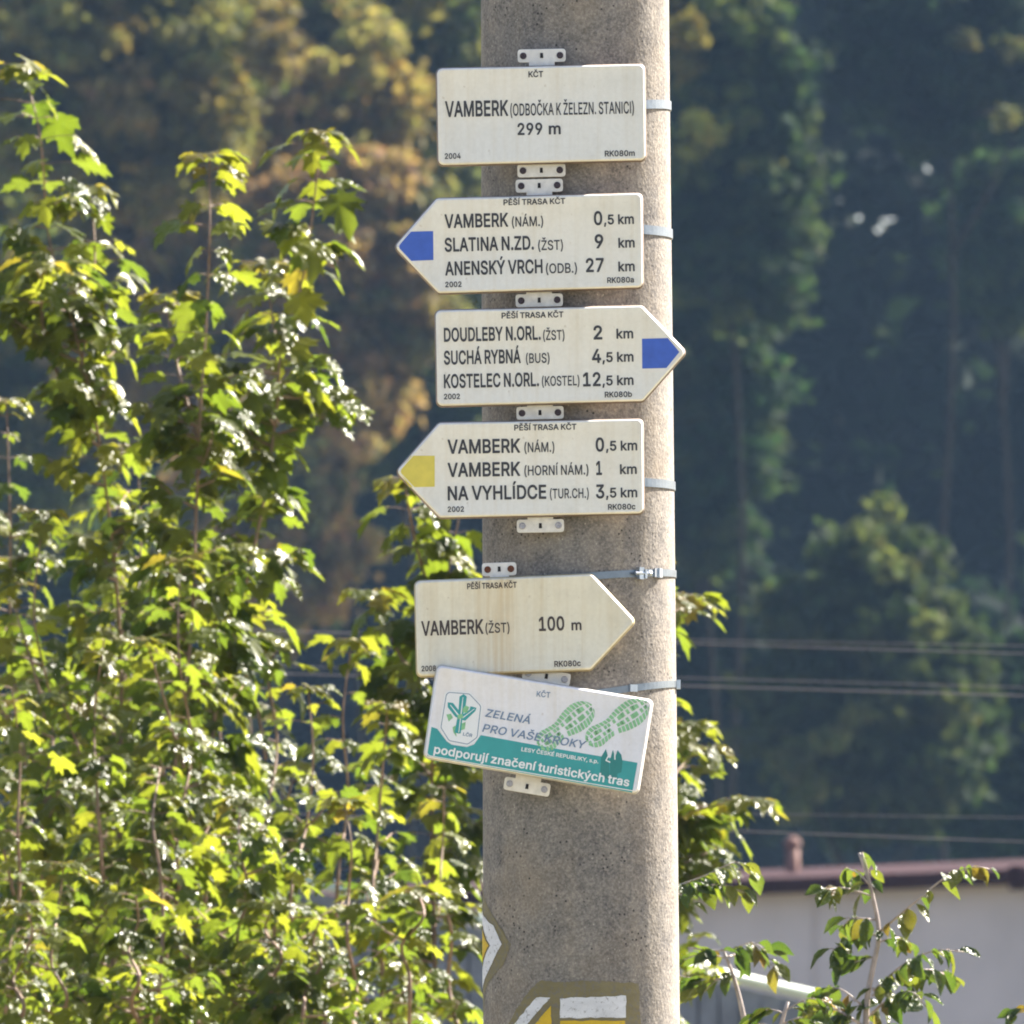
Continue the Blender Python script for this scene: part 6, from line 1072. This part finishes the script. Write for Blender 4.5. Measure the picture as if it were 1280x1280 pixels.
wood_tree('slender dark green tree right behind the upper pole', 915, 190, 105, 260, 216, DG + [(.06, .085, .03)], 26000, 9, nc=64, clump=.5, accents=[(868, 70, 22, (.12, .11, .03), 3), (885, 160, 14, (.16, .18, .05), 2)])
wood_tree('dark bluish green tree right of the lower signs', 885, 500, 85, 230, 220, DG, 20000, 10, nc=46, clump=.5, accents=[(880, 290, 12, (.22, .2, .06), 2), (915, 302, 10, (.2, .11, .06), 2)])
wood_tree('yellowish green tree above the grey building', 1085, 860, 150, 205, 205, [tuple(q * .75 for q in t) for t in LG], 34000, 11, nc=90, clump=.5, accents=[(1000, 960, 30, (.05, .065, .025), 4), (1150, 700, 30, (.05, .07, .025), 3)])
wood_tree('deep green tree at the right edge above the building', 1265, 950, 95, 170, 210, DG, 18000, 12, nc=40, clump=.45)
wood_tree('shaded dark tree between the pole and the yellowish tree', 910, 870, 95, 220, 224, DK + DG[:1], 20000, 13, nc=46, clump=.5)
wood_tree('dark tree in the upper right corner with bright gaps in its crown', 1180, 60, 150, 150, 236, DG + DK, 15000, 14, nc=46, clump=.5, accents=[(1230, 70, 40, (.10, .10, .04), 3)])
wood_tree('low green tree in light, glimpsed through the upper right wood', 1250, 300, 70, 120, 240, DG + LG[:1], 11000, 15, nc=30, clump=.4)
wood_tree('mossy green tree between the golden one and the left edge', 60, 230, 150, 190, 231, OL, 20000, 16, nc=46)
wood_tree('olive green tree low in the middle, left of the pole', 520, 420, 110, 200, 233, DG + OL[2:3], 18000, 17, nc=44)
# the mass of the wood behind the single trees
def wood_mass():
    rg = np.random.default_rng(77); C, Rr, cols, Wt = [], [], [], []
    for i in range(1500):
        Y = rg.uniform(262, 330); x = rg.uniform(-420, 1700); y = rg.uniform(-260, 1240); p = at(x, y, Y)
        if p.z < ground_h(p.x, Y) - .5: continue
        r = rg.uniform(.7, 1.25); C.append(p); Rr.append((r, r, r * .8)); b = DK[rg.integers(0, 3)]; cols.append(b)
    C = np.array([tuple(p) for p in C]); Rr = np.array(Rr); cols = np.array(cols)
    GAP[0] = 1.6
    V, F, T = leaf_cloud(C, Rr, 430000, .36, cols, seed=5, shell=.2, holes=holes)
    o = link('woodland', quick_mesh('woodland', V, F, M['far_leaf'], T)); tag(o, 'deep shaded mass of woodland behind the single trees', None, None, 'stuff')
wood_mass()

# ------------------------------------------------------------------ thin summer haze
def haze():
    x0, x1, y0, y1, z0, z1 = -605, 605, -605, 605, -2, 60
    v = [(x, y, z) for x in (x0, x1) for y in (y0, y1) for z in (z0, z1)]
    f = [(0, 1, 3, 2), (4, 6, 7, 5), (0, 4, 5, 1), (2, 3, 7, 6), (0, 2, 6, 4), (1, 5, 7, 3)]
    m = bpy.data.materials.new('summer_haze'); m.use_nodes = True; t = m.node_tree; t.nodes.remove(t.nodes['Principled BSDF'])
    p = t.nodes.new('ShaderNodeVolumePrincipled'); p.inputs['Color'].default_value = (.38, .62, 1, 1); p.inputs['Density'].default_value = HAZE; p.inputs['Anisotropy'].default_value = .2
    out = [n for n in t.nodes if n.type == 'OUTPUT_MATERIAL'][0]; t.links.new(p.outputs[0], out.inputs['Volume'])
    o = link('haze', raw_mesh('haze', v, f, m)); o['kind'] = 'stuff'; o['label'] = 'thin blue summer haze in the air'
HAZE = .00010
haze()
